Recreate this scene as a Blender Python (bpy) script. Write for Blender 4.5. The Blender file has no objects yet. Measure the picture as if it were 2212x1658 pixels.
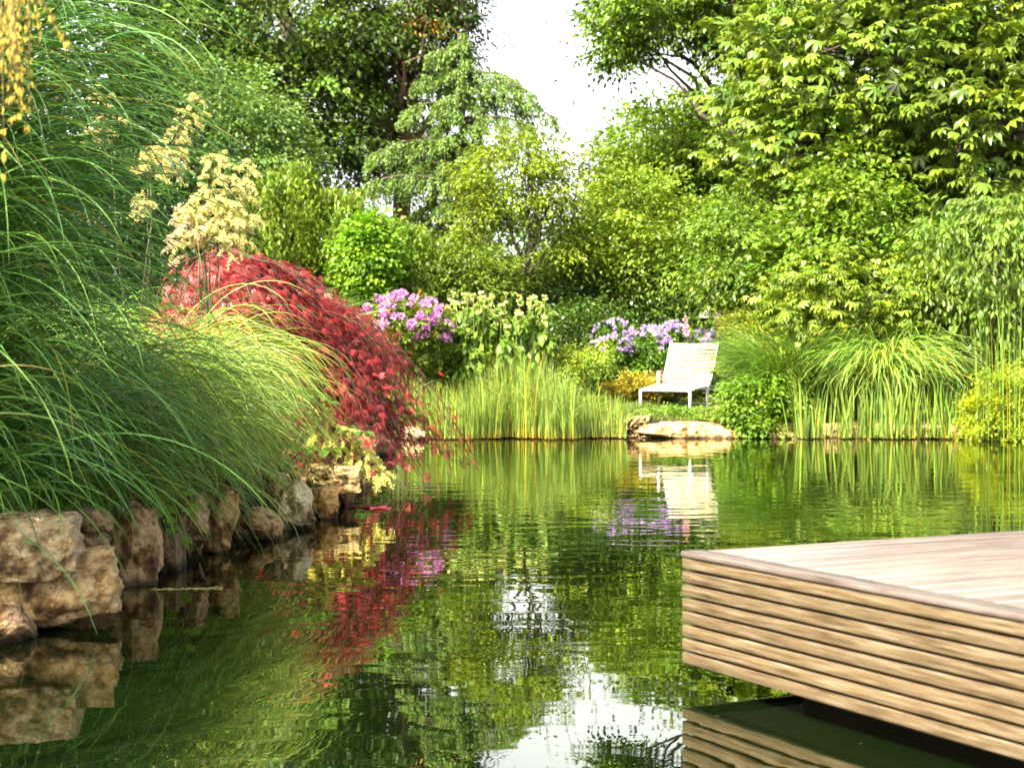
import bpy, bmesh, math, random
import numpy as np
from mathutils import Vector, noise, Matrix

# ------------------------------------------------------------------ camera, sky, sun, exposure
sc = bpy.context.scene
COL = sc.collection
F = 3809.0            # focal length in pixels of a 2212 px wide picture
CX, HY = 1106.0, 751.0
CAMZ = 1.25
cam = bpy.data.cameras.new('camera'); camo = bpy.data.objects.new('camera', cam); COL.objects.link(camo)
camo.location = (0, 0, CAMZ); camo.rotation_euler = (math.radians(90), 0, 0)
cam.sensor_width = 36; cam.lens = 36*F/2212
cam.shift_y = -(829-HY)/2212
cam.clip_start = .05; cam.clip_end = 1200
cam.dof.use_dof = True; cam.dof.focus_distance = 11.5; cam.dof.aperture_fstop = 4.5
sc.camera = camo

SUN_EL, SUN_AZ = 47, 38          # azimuth measured from straight behind the camera towards the left
sd = Vector((-math.sin(math.radians(SUN_AZ))*math.cos(math.radians(SUN_EL)),
             -math.cos(math.radians(SUN_AZ))*math.cos(math.radians(SUN_EL)), math.sin(math.radians(SUN_EL))))
w = bpy.data.worlds.new('World'); sc.world = w; w.use_nodes = True
nt = w.node_tree; bg = nt.nodes['Background']
sky = nt.nodes.new('ShaderNodeTexSky'); sky.sky_type = 'NISHITA'; sky.sun_disc = False
sky.sun_elevation = math.radians(SUN_EL); sky.sun_rotation = math.atan2(sd.x, sd.y)
sky.dust_density = 6; sky.ozone_density = .3; sky.air_density = .8
# thin bright summer cloud low in the sky, clearer overhead
tcw = nt.nodes.new('ShaderNodeTexCoord'); sxz = nt.nodes.new('ShaderNodeSeparateXYZ'); nt.links.new(tcw.outputs['Generated'], sxz.inputs[0])
nzw = nt.nodes.new('ShaderNodeTexNoise'); nzw.inputs['Scale'].default_value = 2.2; nzw.inputs['Detail'].default_value = 6; nt.links.new(tcw.outputs['Generated'], nzw.inputs[0])
mrw = nt.nodes.new('ShaderNodeMapRange'); mrw.inputs[1].default_value = .55; mrw.inputs[2].default_value = .22; mrw.interpolation_type = 'SMOOTHSTEP'
adw = nt.nodes.new('ShaderNodeMath'); adw.operation = 'MULTIPLY_ADD'; adw.inputs[1].default_value = .25; nt.links.new(nzw.outputs[0], adw.inputs[0]); nt.links.new(sxz.outputs[2], adw.inputs[2])
nt.links.new(adw.outputs[0], mrw.inputs[0])
mxw = nt.nodes.new('ShaderNodeMix'); mxw.data_type = 'RGBA'; nt.links.new(mrw.outputs[0], mxw.inputs[0]); nt.links.new(sky.outputs[0], mxw.inputs[6]); mxw.inputs[7].default_value = (7.4, 7.6, 7.9, 1)
nt.links.new(mxw.outputs[2], bg.inputs[0]); bg.inputs[1].default_value = .11
sl = bpy.data.lights.new('sun', 'SUN'); sl.energy = 5; sl.angle = math.radians(.6); sl.color = (1, .93, .78)
so = bpy.data.objects.new('sun', sl); COL.objects.link(so); so.rotation_euler = sd.to_track_quat('Z', 'Y').to_euler()
vs = sc.view_settings; vs.view_transform = 'Standard'; vs.look = 'None'; vs.exposure = 1.8; vs.gamma = 1
cy = sc.cycles; cy.max_bounces = 6; cy.diffuse_bounces = 3; cy.glossy_bounces = 3; cy.transmission_bounces = 3
cy.transparent_max_bounces = 4; cy.caustics_reflective = False; cy.caustics_refractive = False
cy.sample_clamp_indirect = 6
cy.use_denoising = True; cy.denoiser = 'OPENIMAGEDENOISE'; cy.denoising_prefilter = 'ACCURATE'; cy.denoising_input_passes = 'RGB_ALBEDO_NORMAL'; cy.use_adaptive_sampling = False

# ------------------------------------------------------------------ helpers
R = np.random.default_rng(7)
def W(px, py, D):
    return np.array([(px-CX)/F*D, D, CAMZ-(py-HY)/F*D])
def smooth01(a, b, x):
    t = np.clip((x-a)/(b-a), 0, 1); return t*t*(3-2*t)
def unit(v): return v/np.maximum(np.linalg.norm(v, axis=-1, keepdims=True), 1e-9)

class MB:
    def __init__(s): s.v = []; s.q = []; s.t = []; s.c = []; s.n = 0
    def add(s, v, q=None, t=None, c=None):
        v = np.asarray(v, float).reshape(-1, 3)
        if q is not None and len(q): s.q.append(np.asarray(q).reshape(-1, 4)+s.n)
        if t is not None and len(t): s.t.append(np.asarray(t).reshape(-1, 3)+s.n)
        if c is None: c = np.ones((len(v), 3))
        c = np.broadcast_to(np.asarray(c, float), (len(v), 3))
        s.v.append(v); s.c.append(c); s.n += len(v)
    def box(s, c, d, col=None, rot=None):
        c = np.array(c, float); h = np.array(d, float)/2
        v = np.array([[x, y, z] for x in (-1, 1) for y in (-1, 1) for z in (-1, 1)])*h
        if rot is not None: v = v@np.array(rot).T
        s.add(v+c, [[0,1,3,2],[4,6,7,5],[0,4,5,1],[2,3,7,6],[0,2,6,4],[1,5,7,3]], c=col)
    def tube(s, P, r, k=6, col=None):
        P = np.asarray(P, float); n = len(P); r = np.broadcast_to(np.asarray(r, float), (n,))
        T = unit(np.gradient(P, axis=0)); a = np.array([0, 0, 1.]) if abs(T[0, 2]) < .9 else np.array([1., 0, 0])
        U = unit(np.cross(T, a)); Vv = np.cross(T, U)
        an = np.arange(k)*2*math.pi/k
        ring = P[:, None]+r[:, None, None]*(np.cos(an)[None, :, None]*U[:, None]+np.sin(an)[None, :, None]*Vv[:, None])
        i = np.arange(n-1)[:, None]*k; j = np.arange(k)[None]
        q = np.stack([i+j, i+(j+1) % k, i+k+(j+1) % k, i+k+j], -1).reshape(-1, 4)
        t = []
        v = ring.reshape(-1, 3)
        v = np.vstack([v, P[0], P[-1]])
        for jj in range(k):
            t.append([n*k, (jj+1) % k, jj]); t.append([n*k+1, (n-1)*k+jj, (n-1)*k+(jj+1) % k])
        s.add(v, q, t, col)
    def build(s, name, mat, parent=None, smooth=False, bevel=0, loc=None, rotz=None):
        me = bpy.data.meshes.new(name)
        if s.n:
            v = np.vstack(s.v); c = np.vstack(s.c)
            q = np.vstack(s.q) if s.q else np.zeros((0, 4), int); t = np.vstack(s.t) if s.t else np.zeros((0, 3), int)
            nl = q.size+t.size
            me.vertices.add(len(v)); me.vertices.foreach_set('co', v.astype(np.float32).ravel())
            me.loops.add(nl); me.polygons.add(len(q)+len(t))
            me.loops.foreach_set('vertex_index', np.concatenate([q.ravel(), t.ravel()]).astype(np.int32))
            st = np.concatenate([np.arange(len(q))*4, q.size+np.arange(len(t))*3]).astype(np.int32)
            me.polygons.foreach_set('loop_start', st)
            me.update(calc_edges=True)
            at = me.color_attributes.new('tint', 'FLOAT_COLOR', 'POINT')
            at.data.foreach_set('color', np.hstack([c, np.ones((len(c), 1))]).astype(np.float32).ravel())
            if smooth: me.polygons.foreach_set('use_smooth', np.ones(len(q)+len(t), bool))
            me.validate()
        me.materials.append(mat)
        o = bpy.data.objects.new(name, me); COL.objects.link(o)
        if parent: o.parent = parent
        if loc is not None: o.location = loc
        if rotz is not None: o.rotation_euler.z = rotz
        if bevel:
            m = o.modifiers.new('bevel', 'BEVEL'); m.width = bevel; m.segments = 2
        return o
def tag(o, label=None, cat=None, group=None, kind=None):
    if label: o['label'] = label
    if cat: o['category'] = cat
    if group: o['group'] = group
    if kind: o['kind'] = kind
    return o
def thing(name, loc, label, cat, group=None, rotz=0):
    o = bpy.data.objects.new(name, None); COL.objects.link(o); o.location = tuple(loc); o.rotation_euler.z = rotz
    o.empty_display_size = .1
    return tag(o, label, cat, group)
def seat_child(o, root):      # mesh written in world space under an empty that has a location only
    o.parent = root; o.location = -root.location
    return o

# ------------------------------------------------------------------ materials
def newmat(name):
    m = bpy.data.materials.new(name); m.use_nodes = True
    return m, m.node_tree, m.node_tree.nodes['Principled BSDF']
def leafmat(name, col, rough=.45, trans=.35, spec=.5, tcol=None):
    m, t, b = newmat(name); N = t.nodes; L = t.links
    at = N.new('ShaderNodeVertexColor'); at.layer_name = 'tint'
    mx = N.new('ShaderNodeMix'); mx.data_type = 'RGBA'; mx.blend_type = 'MULTIPLY'; mx.inputs[0].default_value = 1
    mx.inputs[6].default_value = (*col, 1); L.new(at.outputs[0], mx.inputs[7])
    L.new(mx.outputs[2], b.inputs['Base Color']); b.inputs['Roughness'].default_value = rough
    b.inputs['Specular IOR Level'].default_value = spec
    tr = N.new('ShaderNodeBsdfTranslucent')
    m2 = N.new('ShaderNodeMix'); m2.data_type = 'RGBA'; m2.blend_type = 'MULTIPLY'; m2.inputs[0].default_value = 1
    tc = tcol or (min(1, col[0]*1.9), min(1, col[1]*1.7), col[2]*.8)
    m2.inputs[6].default_value = (*tc, 1); L.new(at.outputs[0], m2.inputs[7]); L.new(m2.outputs[2], tr.inputs[0])
    ms = N.new('ShaderNodeMixShader'); ms.inputs[0].default_value = trans
    L.new(b.outputs[0], ms.inputs[1]); L.new(tr.outputs[0], ms.inputs[2]); L.new(ms.outputs[0], N['Material Output'].inputs[0])
    return m
def noisemat(name, stops, scale=4, detail=8, rough=.8, bump=.3, bscale=None, vec=None, dist=.02, useTint=False, spec=.4):
    m, t, b = newmat(name); N = t.nodes; L = t.links
    tc = N.new('ShaderNodeTexCoord'); mp = N.new('ShaderNodeMapping'); L.new(tc.outputs['Object'], mp.inputs[0])
    if vec: mp.inputs['Scale'].default_value = vec
    n = N.new('ShaderNodeTexNoise'); n.inputs['Scale'].default_value = scale; n.inputs['Detail'].default_value = detail
    n.inputs['Roughness'].default_value = .62
    L.new(mp.outputs[0], n.inputs[0])
    cr = N.new('ShaderNodeValToRGB'); L.new(n.outputs[0], cr.inputs[0])
    e = cr.color_ramp.elements
    while len(e) < len(stops): e.new(.5)
    for k, (p, c) in enumerate(stops): e[k].position = p; e[k].color = (*c, 1)
    out = cr.outputs[0]
    if useTint:
        at = N.new('ShaderNodeVertexColor'); at.layer_name = 'tint'
        mx = N.new('ShaderNodeMix'); mx.data_type = 'RGBA'; mx.blend_type = 'MULTIPLY'; mx.inputs[0].default_value = 1
        L.new(out, mx.inputs[6]); L.new(at.outputs[0], mx.inputs[7]); out = mx.outputs[2]
    L.new(out, b.inputs['Base Color']); b.inputs['Roughness'].default_value = rough
    b.inputs['Specular IOR Level'].default_value = spec
    n2 = N.new('ShaderNodeTexNoise'); n2.inputs['Scale'].default_value = bscale or scale*3; n2.inputs['Detail'].default_value = 8
    L.new(mp.outputs[0], n2.inputs[0])
    bp = N.new('ShaderNodeBump'); bp.inputs['Strength'].default_value = bump; bp.inputs['Distance'].default_value = dist
    L.new(n2.outputs[0], bp.inputs['Height']); L.new(bp.outputs[0], b.inputs['Normal'])
    return m

M = {}
M['grass'] = leafmat('grass blades', (.14, .21, .035), .4, .22)
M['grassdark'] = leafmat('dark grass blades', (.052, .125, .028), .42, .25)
M['leaf'] = leafmat('leaf', (.138, .205, .022), .45, .28, .35)
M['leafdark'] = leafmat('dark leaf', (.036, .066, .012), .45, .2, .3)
M['leafgloss'] = leafmat('glossy leaf', (.095, .155, .02), .36, .2, .45)
M['needle'] = leafmat('needle', (.14, .235, .04), .6, .2)
M['gold'] = leafmat('yellow green leaf', (.27, .30, .02), .5, .3)
M['maple'] = leafmat('red maple leaf', (.37, .034, .03), .4, .25, .5, (.5, .02, .02))
M['cream'] = leafmat('cream flower', (.85, .78, .33), .7, .3, .2, (.86, .78, .3))
M['mauve'] = leafmat('mauve petal', (.68, .30, .60), .6, .3, .2, (.7, .3, .7))
M['violet'] = leafmat('violet petal', (.55, .38, .74), .6, .3, .2, (.6, .4, .8))
M['white'] = leafmat('white petal', (.8, .8, .75), .6, .3, .2, (.8, .8, .7))
M['bark'] = noisemat('bark', [(.3, (.03, .022, .015)), (.7, (.12, .085, .06))], 6, rough=.9, bump=.6, vec=(4, 4, 1))
M['barkred'] = noisemat('reddish bark', [(.3, (.09, .045, .025)), (.7, (.26, .14, .08))], 5, rough=.9, bump=.6, vec=(4, 4, 1))
M['stem'] = leafmat('stem', (.2, .13, .05), .6, .1)
M['soil'] = noisemat('soil and moss', [(.3, (.012, .010, .006)), (.55, (.03, .028, .014)), (.75, (.06, .065, .02))], 3, rough=.95, bump=.6, spec=.08)

def water_mat():
    m, t, b = newmat('pond water'); N = t.nodes; L = t.links
    b.inputs['Base Color'].default_value = (.003, .007, .0015, 1); b.inputs['Roughness'].default_value = .25
    b.inputs['Specular IOR Level'].default_value = .0
    g = N.new('ShaderNodeBsdfGlossy'); g.inputs['Roughness'].default_value = .0; g.inputs['Color'].default_value = (1, 1, .86, 1)
    fr = N.new('ShaderNodeFresnel'); fr.inputs['IOR'].default_value = 3.0
    tc = N.new('ShaderNodeTexCoord')
    def nz(sx, sy, det, dst=0):
        mp = N.new('ShaderNodeMapping'); mp.inputs['Scale'].default_value = (sx, sy, 1); L.new(tc.outputs['Object'], mp.inputs[0])
        n = N.new('ShaderNodeTexNoise'); n.inputs['Scale'].default_value = 1; n.inputs['Detail'].default_value = det
        n.inputs['Distortion'].default_value = dst
        L.new(mp.outputs[0], n.inputs[0]); return n
    a = nz(1.6, 3.2, 1.5, .6); c = nz(5, 16, 2)
    # far out the breeze raises finer ripples than in the sheltered near water
    sp = N.new('ShaderNodeSeparateXYZ'); L.new(tc.outputs['Object'], sp.inputs[0])
    mr = N.new('ShaderNodeMapRange'); mr.inputs[1].default_value = 9; mr.inputs[2].default_value = 20
    mr.inputs[3].default_value = .0; mr.inputs[4].default_value = .9; L.new(sp.outputs[1], mr.inputs[0])
    mu = N.new('ShaderNodeMath'); mu.operation = 'MULTIPLY'; L.new(c.outputs[0], mu.inputs[0]); L.new(mr.outputs[0], mu.inputs[1])
    mu2 = N.new('ShaderNodeMath'); mu2.operation = 'MULTIPLY_ADD'; L.new(mu.outputs[0], mu2.inputs[0]); mu2.inputs[1].default_value = .10
    mr2 = N.new('ShaderNodeMapRange'); mr2.inputs[1].default_value = 5; mr2.inputs[2].default_value = 14
    mr2.inputs[3].default_value = .22; mr2.inputs[4].default_value = 1; L.new(sp.outputs[1], mr2.inputs[0])
    mu3 = N.new('ShaderNodeMath'); mu3.operation = 'MULTIPLY'; L.new(a.outputs[0], mu3.inputs[0]); L.new(mr2.outputs[0], mu3.inputs[1])
    L.new(mu3.outputs[0], mu2.inputs[2])
    bp = N.new('ShaderNodeBump'); bp.inputs['Strength'].default_value = 1; bp.inputs['Distance'].default_value = .004
    L.new(mu2.outputs[0], bp.inputs['Height']); L.new(bp.outputs[0], g.inputs['Normal'])
    ms = N.new('ShaderNodeMixShader'); L.new(fr.outputs[0], ms.inputs[0]); L.new(b.outputs[0], ms.inputs[1]); L.new(g.outputs[0], ms.inputs[2])
    L.new(ms.outputs[0], N['Material Output'].inputs[0])
    return m
M['water'] = water_mat()

# ------------------------------------------------------------------ ground and water
LX = np.array([[-6, -3.4], [5, -2.75], [7.5, -2.3], [8.8, -2.07], [9.5, -1.94], [10.8, -1.73], [12.2, -1.56], [13.3, -1.44], [14.4, -1.36], [15.5, -1.75], [20, -1.7], [24.6, -1.3]])
def xleft(y): return np.interp(y, LX[:, 0], LX[:, 1])
def pond_d(x, y):
    yf = 24.35+.12*np.sin(x*1.3)+.06*np.sin(x*3.1)
    return np.minimum(np.minimum(x-xleft(y), 14-x), np.minimum(y+4, yf-y))
def gz(x, y):
    d = pond_d(x, y)
    z = np.interp(d, [-60, -12, -5, -2, -.8, -.34, -.18, .3, 1.5], [3.0, .85, .5, .34, .27, .2, -.25, -.6, -1.0])
    return z+np.where(d < -.36, .035*np.sin(x*1.7+y*.9)+.02*np.sin(x*4.1-y*3.3), 0)
def axis_pts(lo, a, b, hi, step):
    mid = np.arange(a, b, step)
    l = a-np.geomspace(step, a-lo, 26)[::-1]; h = b+np.geomspace(step, hi-b, 26)-step
    return np.concatenate([l, mid, h])
xs = axis_pts(-400, -6, 7.5, 400, .14); ys = axis_pts(-400, 3, 30, 700, .16)
X, Y = np.meshgrid(xs, ys); Z = gz(X, Y)
g = MB(); nx = len(xs)
i = (np.arange(len(ys)-1)[:, None]*nx+np.arange(nx-1)[None]).ravel()
g.add(np.stack([X, Y, Z], -1).reshape(-1, 3), np.stack([i, i+1, i+nx+1, i+nx], 1))
tag(g.build('ground', M['soil'], smooth=True), kind='structure')
wm = MB(); wm.add([[-5, -5, 0], [15, -5, 0], [15, 25.4, 0], [-5, 25.4, 0]], [[0, 1, 2, 3]])
tag(wm.build('pond_water', M['water']), kind='structure')

# ------------------------------------------------------------------ foliage generators (all real faces)
def leaves(mb, P, tip, nrm, L, Wd, tint, fold=.18, mid=.45):
    tip = unit(tip); side = unit(np.cross(tip, nrm)); n = np.cross(side, tip)
    L = np.asarray(L)[:, None]; Wd = np.asarray(Wd)[:, None]
    a = P; b = P+tip*L*mid+side*Wd/2+n*Wd*fold; c = P+tip*L-n*L*.10; d = P+tip*L*mid-side*Wd/2+n*Wd*fold
    k = len(P); v = np.stack([a, b, c, d], 1).reshape(-1, 3)
    mb.add(v, np.arange(4*k).reshape(-1, 4), c=np.repeat(tint, 4, 0))
def leaves6(mb, P, tip, nrm, L, Wd, tint, droop=.15, mid=.6):   # broad leaf folded along its midrib
    tip = unit(tip); side = unit(np.cross(tip, nrm)); n = np.cross(side, tip)
    L = np.asarray(L)[:, None]; Wd = np.asarray(Wd)[:, None]
    B = P; m1 = P+tip*L*mid-n*L*droop*.25; T = P+tip*L-n*L*droop
    l1 = P+tip*L*mid+side*Wd/2+n*Wd*.12; r1 = P+tip*L*mid-side*Wd/2+n*Wd*.12
    l0 = P+tip*L*mid*.45+side*Wd*.3; r0 = P+tip*L*mid*.45-side*Wd*.3; m0 = P+tip*L*mid*.45-n*Wd*.05
    k = len(P); v = np.stack([B, l0, m0, r0, l1, m1, r1, T], 1).reshape(-1, 3)
    o = np.arange(k)[:, None]*8
    q = np.concatenate([o+np.array([1, 2, 5, 4]), o+np.array([2, 3, 6, 5])])
    t = np.concatenate([o+np.array([0, 2, 1]), o+np.array([0, 3, 2]), o+np.array([4, 5, 7]), o+np.array([5, 6, 7])])
    mb.add(v, q, t, np.repeat(tint, 8, 0))
def randdir(n): return unit(R.normal(size=(n, 3)))
def tints(n, b=.25, hue=.12, base=(1, 1, 1)):
    v = np.exp(R.normal(0, b, n))[:, None]*np.asarray(base)
    h = R.normal(0, hue, n); v = v*np.stack([1+h, 1+.25*h, 1-h*.6], 1)
    return np.clip(v, .05, 4)
def ellpts(ells, n, lo=.55, down=.0):
    """ells: (px,py,D,rx_px,ry_px,rdepth_m) -> n points in the outer part of the ellipsoids, with outward directions"""
    E = []
    for e in ells:
        c = W(e[0], e[1], e[2]); s = e[2]/F; E.append((c, np.array([e[3]*s, e[5], e[4]*s])))
    wts = np.array([(r[0]*r[2]+r[0]*r[1]+r[1]*r[2]) for c, r in E]); wts /= wts.sum()
    P = []; O = []
    while len(P) < n:
        k = R.choice(len(E), p=wts); c, r = E[k]
        d = randdir(1)[0]
        if d[2] < -.3 and R.random() < down: continue
        rad = lo+(1-lo)*R.random()**.7
        p = c+d*r*rad
        ok = True
        for j, (c2, r2) in enumerate(E):
            if j != k and np.linalg.norm((p-c2)/r2) < .5: ok = False; break
        if ok: P.append(p); O.append(unit(d/r))
    return np.array(P), np.array(O)
def crown(mb, ells, ncl, crad, nl, L, Wd, kind='leaf', base=(1, 1, 1), cb=.22, lb=.22, hue=.1, squash=.34, droop=.3, lo=.55, brown=0, hang=0, down=0, nfan=5):
    ncl = int(ncl*.85)
    C, O = ellpts(ells, ncl, lo, down)
    n = ncl*nl; ci = np.repeat(np.arange(ncl), nl)
    ct = tints(ncl, cb, hue, base)
    if brown:
        bm = R.random(ncl) < brown; ct[bm] = ct[bm]*np.array([2.2, .75, .8])
    q = R.normal(size=(n, 3))*.55
    rr = crad*np.exp(R.normal(0, .25, ncl))[ci][:, None]
    # every spray is a tilted plate reaching outwards
    pt = unit(O*np.array([1, 1, .35])+R.normal(0, .25, (ncl, 3)))[ci]
    pn = unit(np.array([0, 0, 1.])+O*.45+R.normal(0, .2, (ncl, 3)))[ci]
    pn = unit(pn-pt*(pn*pt).sum(1, keepdims=True)); ps = np.cross(pt, pn)
    off = pt*q[:, :1]*1.15+ps*q[:, 1:2]+pn*q[:, 2:]*squash
    if hang: off = np.stack([q[:, 0]*.35, q[:, 1]*.35, -np.abs(q[:, 2])*hang], 1)
    off[:, 2] -= droop*.5*(q[:, 0]**2+q[:, 1]**2)
    P = C[ci]+off*rr
    rd = R.normal(size=(n, 3))
    tip = unit(unit(off+1e-6)*.8+pt*.5+rd*.45-np.array([0, 0, 1.])*(droop*1.2))
    if hang: tip = unit(rd*.35+np.array([0, 0, -1.]))
    nr = unit(pn+R.normal(size=(n, 3))*.45)
    if hang: nr = unit(O[ci]+R.normal(size=(n, 3))*.5)
    tn = ct[ci]*tints(n, lb, hue*.7)
    Ls = L*np.exp(R.normal(0, .2, n)); Ws = Wd*np.exp(R.normal(0, .2, n))
    if kind == 'leaf': leaves(mb, P, tip, nr, Ls, Ws, tn)
    elif kind == 'leaf6': leaves6(mb, P, tip, nr, Ls, Ws, tn)
    elif kind == 'palm':       # leaflets radiating from one stalk
        nr = unit(nr+np.array([0, 0, .5])); tip = unit(tip-nr*(tip*nr).sum(1, keepdims=True)); sd_ = np.cross(tip, nr)
        for a in np.linspace(-1.75, 1.75, nfan)+.0:
            aa = a+R.normal(0, .08, n)
            d = tip*np.cos(aa)[:, None]+sd_*np.sin(aa)[:, None]-nr*.32
            sc_ = (1-.38*abs(a)/1.75)
            leaves6(mb, P, d, nr+R.normal(size=(n, 3))*.12, Ls*sc_, Ws*sc_, tn*tints(n, .08, .03), droop=.22, mid=.66)
    return C
def limb_path(a, b, k=8, sag=.15, wob=.06, up=.25):
    a = np.array(a); b = np.array(b); d = np.linalg.norm(b-a); t = np.linspace(0, 1, k)[:, None]
    c = (a+b)/2+np.array([0, 0, up*d])+R.normal(0, wob*d, 3)
    P = (1-t)**2*a+2*t*(1-t)*c+t*t*b
    P[1:-1] += R.normal(0, wob*d*.25, (k-2, 3))
    return P
def trunk_and_limbs(root, base, top, r, C, nlimb, mat, forks=None, rmin=.012):
    mb = MB(); base = np.array(base); top = np.array(top)
    t = np.linspace(0, 1, 10)[:, None]; P = base*(1-t)+top*t
    P[1:-1, :2] += np.cumsum(R.normal(0, .03*np.linalg.norm(top-base)/3, (8, 2)), 0)*.5
    P[-1] = top
    rad = r*(1.25-.9*t[:, 0]); rad[0] *= 1.35
    mb.tube(P, rad, 9)
    o = mb.build('trunk', mat, smooth=True); seat_child(o, root)
    lb = MB()
    idx = R.choice(len(C), min(nlimb, len(C)), replace=False)
    main = []
    for k, i_ in enumerate(idx):
        c = C[i_]
        if main and k > nlimb*.3:           # later limbs spring from an earlier one
            m = min(main, key=lambda q: np.linalg.norm(q[len(q)//2]-c)); a = m[R.integers(2, 6)]; r0 = r*.16
        else:
            f = R.uniform(.45, 1); a = P[int(f*9)]; r0 = r*.4
        L_ = limb_path(a, c, 9, wob=.09, up=.12)
        lb.tube(L_, np.linspace(max(r0, rmin*1.5), rmin, 9), 5)
        if not (main and k > nlimb*.3): main.append(L_)
    o = lb.build('branch', mat, smooth=True); seat_child(o, root)

def plant(name, label, cat, ells, mat, ncl, crad, nl, L, Wd, group=None, trunk=None, bark='bark', nlimb=0, rt=.12, part='crown', extra=None, **kw):
    cx = np.mean([e[0] for e in ells]); Dm = np.mean([e[2] for e in ells])
    bx = trunk if trunk is not None else cx
    x = (bx-CX)/F*Dm; z0 = float(gz(x, Dm))
    root = thing(name, (x, Dm, z0-.05), label, cat, group)
    mb = MB(); C = crown(mb, ells, ncl, crad, nl, L, Wd, **kw)
    seat_child(mb.build(part, mat), root)
    if nlimb:
        lowz = np.percentile(C[:, 2], 12); midz = np.percentile(C[:, 2], 75)
        cxm = C[:, 0].mean()
        trunk_and_limbs(root, (x, Dm, z0-.1), (x*.5+cxm*.5, Dm, midz), rt, C, nlimb, M[bark])
    return root, C

# ------------------------------------------------------------------ grass generator
def blades(mb, base, phi, L, th0, th1, p, Wd, col, nseg=10, drift=.35, rib=1.0, twist=.6, fold=.25, bt=(1, 1, 1)):
    n = len(base); s = np.linspace(0, 1, nseg+1)
    th = th0[:, None]+(th1-th0)[:, None]*s[None]**p[:, None]
    ph = phi[:, None]+R.normal(0, drift, n)[:, None]*s[None]
    d = np.stack([np.sin(th)*np.cos(ph), np.sin(th)*np.sin(ph), np.cos(th)], -1)
    P = base[:, None]+np.concatenate([np.zeros((n, 1, 3)), np.cumsum(d[:, :-1]*(L/nseg)[:, None, None], 1)], 1)
    P[..., 2] = np.maximum(P[..., 2], .02)
    sd_ = np.stack([-np.sin(ph), np.cos(ph), 0*ph], -1); nr = np.cross(d, sd_)
    a = R.normal(0, twist, n)[:, None]+R.normal(0, twist, n)[:, None]*s[None]
    S = sd_*np.cos(a)[..., None]+nr*np.sin(a)[..., None]; Nn = np.cross(d, S)
    wp = (np.minimum(1, .45+s*3)*np.clip(1-s, 0, 1)**.55+.03)[None]*Wd[:, None]
    l = P+S*wp[..., None]/2; r = P-S*wp[..., None]/2; m = P+Nn*wp[..., None]*fold
    v = np.stack([l, m, r], 2).reshape(-1, 3)
    c = np.repeat(col[:, None], nseg+1, 1)*(1+(np.array(bt)-1)*np.clip(1-s*5, 0, 1)[None, :, None]); c3 = np.stack([c, c*rib, c], 2).reshape(-1, 3)
    o = (np.arange(n)[:, None]*(nseg+1)+np.arange(nseg)[None]).reshape(-1, 1)*3
    q = np.concatenate([o+np.array([0, 1, 4, 3]), o+np.array([1, 2, 5, 4])])
    mb.add(v, q, c=c3)
def clump(name, label, cat, x, y, rb, n, L, th0, th1, p, Wd, mat, tint=(1, 1, 1), az=None, azs=9, group=None, rib=1.3, nseg=10, tb=.38, dry=.03, hc=0, z=None, **kw):
    z0 = float(gz(x, y)) if z is None else z
    rr = rb*np.sqrt(R.random(n)); aa = R.uniform(0, 2*math.pi, n)
    bx = x+rr*np.cos(aa); by = y+rr*np.sin(aa)
    phi = aa+R.normal(0, .5, n)
    if az is not None: phi = az+R.normal(0, azs, n)
    hf = R.random(n)      # blades spring from the stalks at every height
    base = np.stack([bx+np.cos(phi)*hf*.2*min(hc, 1), by+np.sin(phi)*hf*.2*min(hc, 1), z0-.02+hf*hc], 1)
    col = tints(n, tb, .1, tint)
    dr = R.random(n) < dry; col[dr] = np.array([2.2, .95, .6])*np.array(tint)
    mb = MB()
    blades(mb, base, phi, R.uniform(*L, n), R.uniform(*th0, n), R.uniform(*th1, n), R.uniform(*p, n), R.uniform(*Wd, n), col, nseg=nseg, rib=rib, **kw)
    root_ = mb.build(name, mat, smooth=True)
    return tag(root_, label, cat, group)

rad = math.radians
# ================================================================== BACKGROUND TREES
def far_tree(label, ells, ncl, crad, nl, L, Wd, mat='leaf', base=(1, 1, 1), name='broadleaf_tree', group='trees behind the pond garden', **kw):
    return plant(name, label, 'tree', ells, M[mat], ncl, crad, nl, L, Wd, group=group, base=base, **kw)

# far-off trees that close the view low down
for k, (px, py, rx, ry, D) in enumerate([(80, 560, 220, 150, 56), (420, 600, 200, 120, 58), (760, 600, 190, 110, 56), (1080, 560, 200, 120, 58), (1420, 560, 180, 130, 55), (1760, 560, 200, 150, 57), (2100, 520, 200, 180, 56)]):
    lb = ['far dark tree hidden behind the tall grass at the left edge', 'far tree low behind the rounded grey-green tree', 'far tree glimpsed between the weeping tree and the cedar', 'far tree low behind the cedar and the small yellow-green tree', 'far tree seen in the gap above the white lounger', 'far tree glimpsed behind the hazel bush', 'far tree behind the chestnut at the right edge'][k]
    far_tree(lb, [(px, py, D, rx, ry, 2.5), (px+60, py+120, D, rx, ry, 2.5)], 260, .8, 40, .22, .14, 'leafdark', (1.4, 1.6, 1), cb=.3, nlimb=8, rt=.2)

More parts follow.
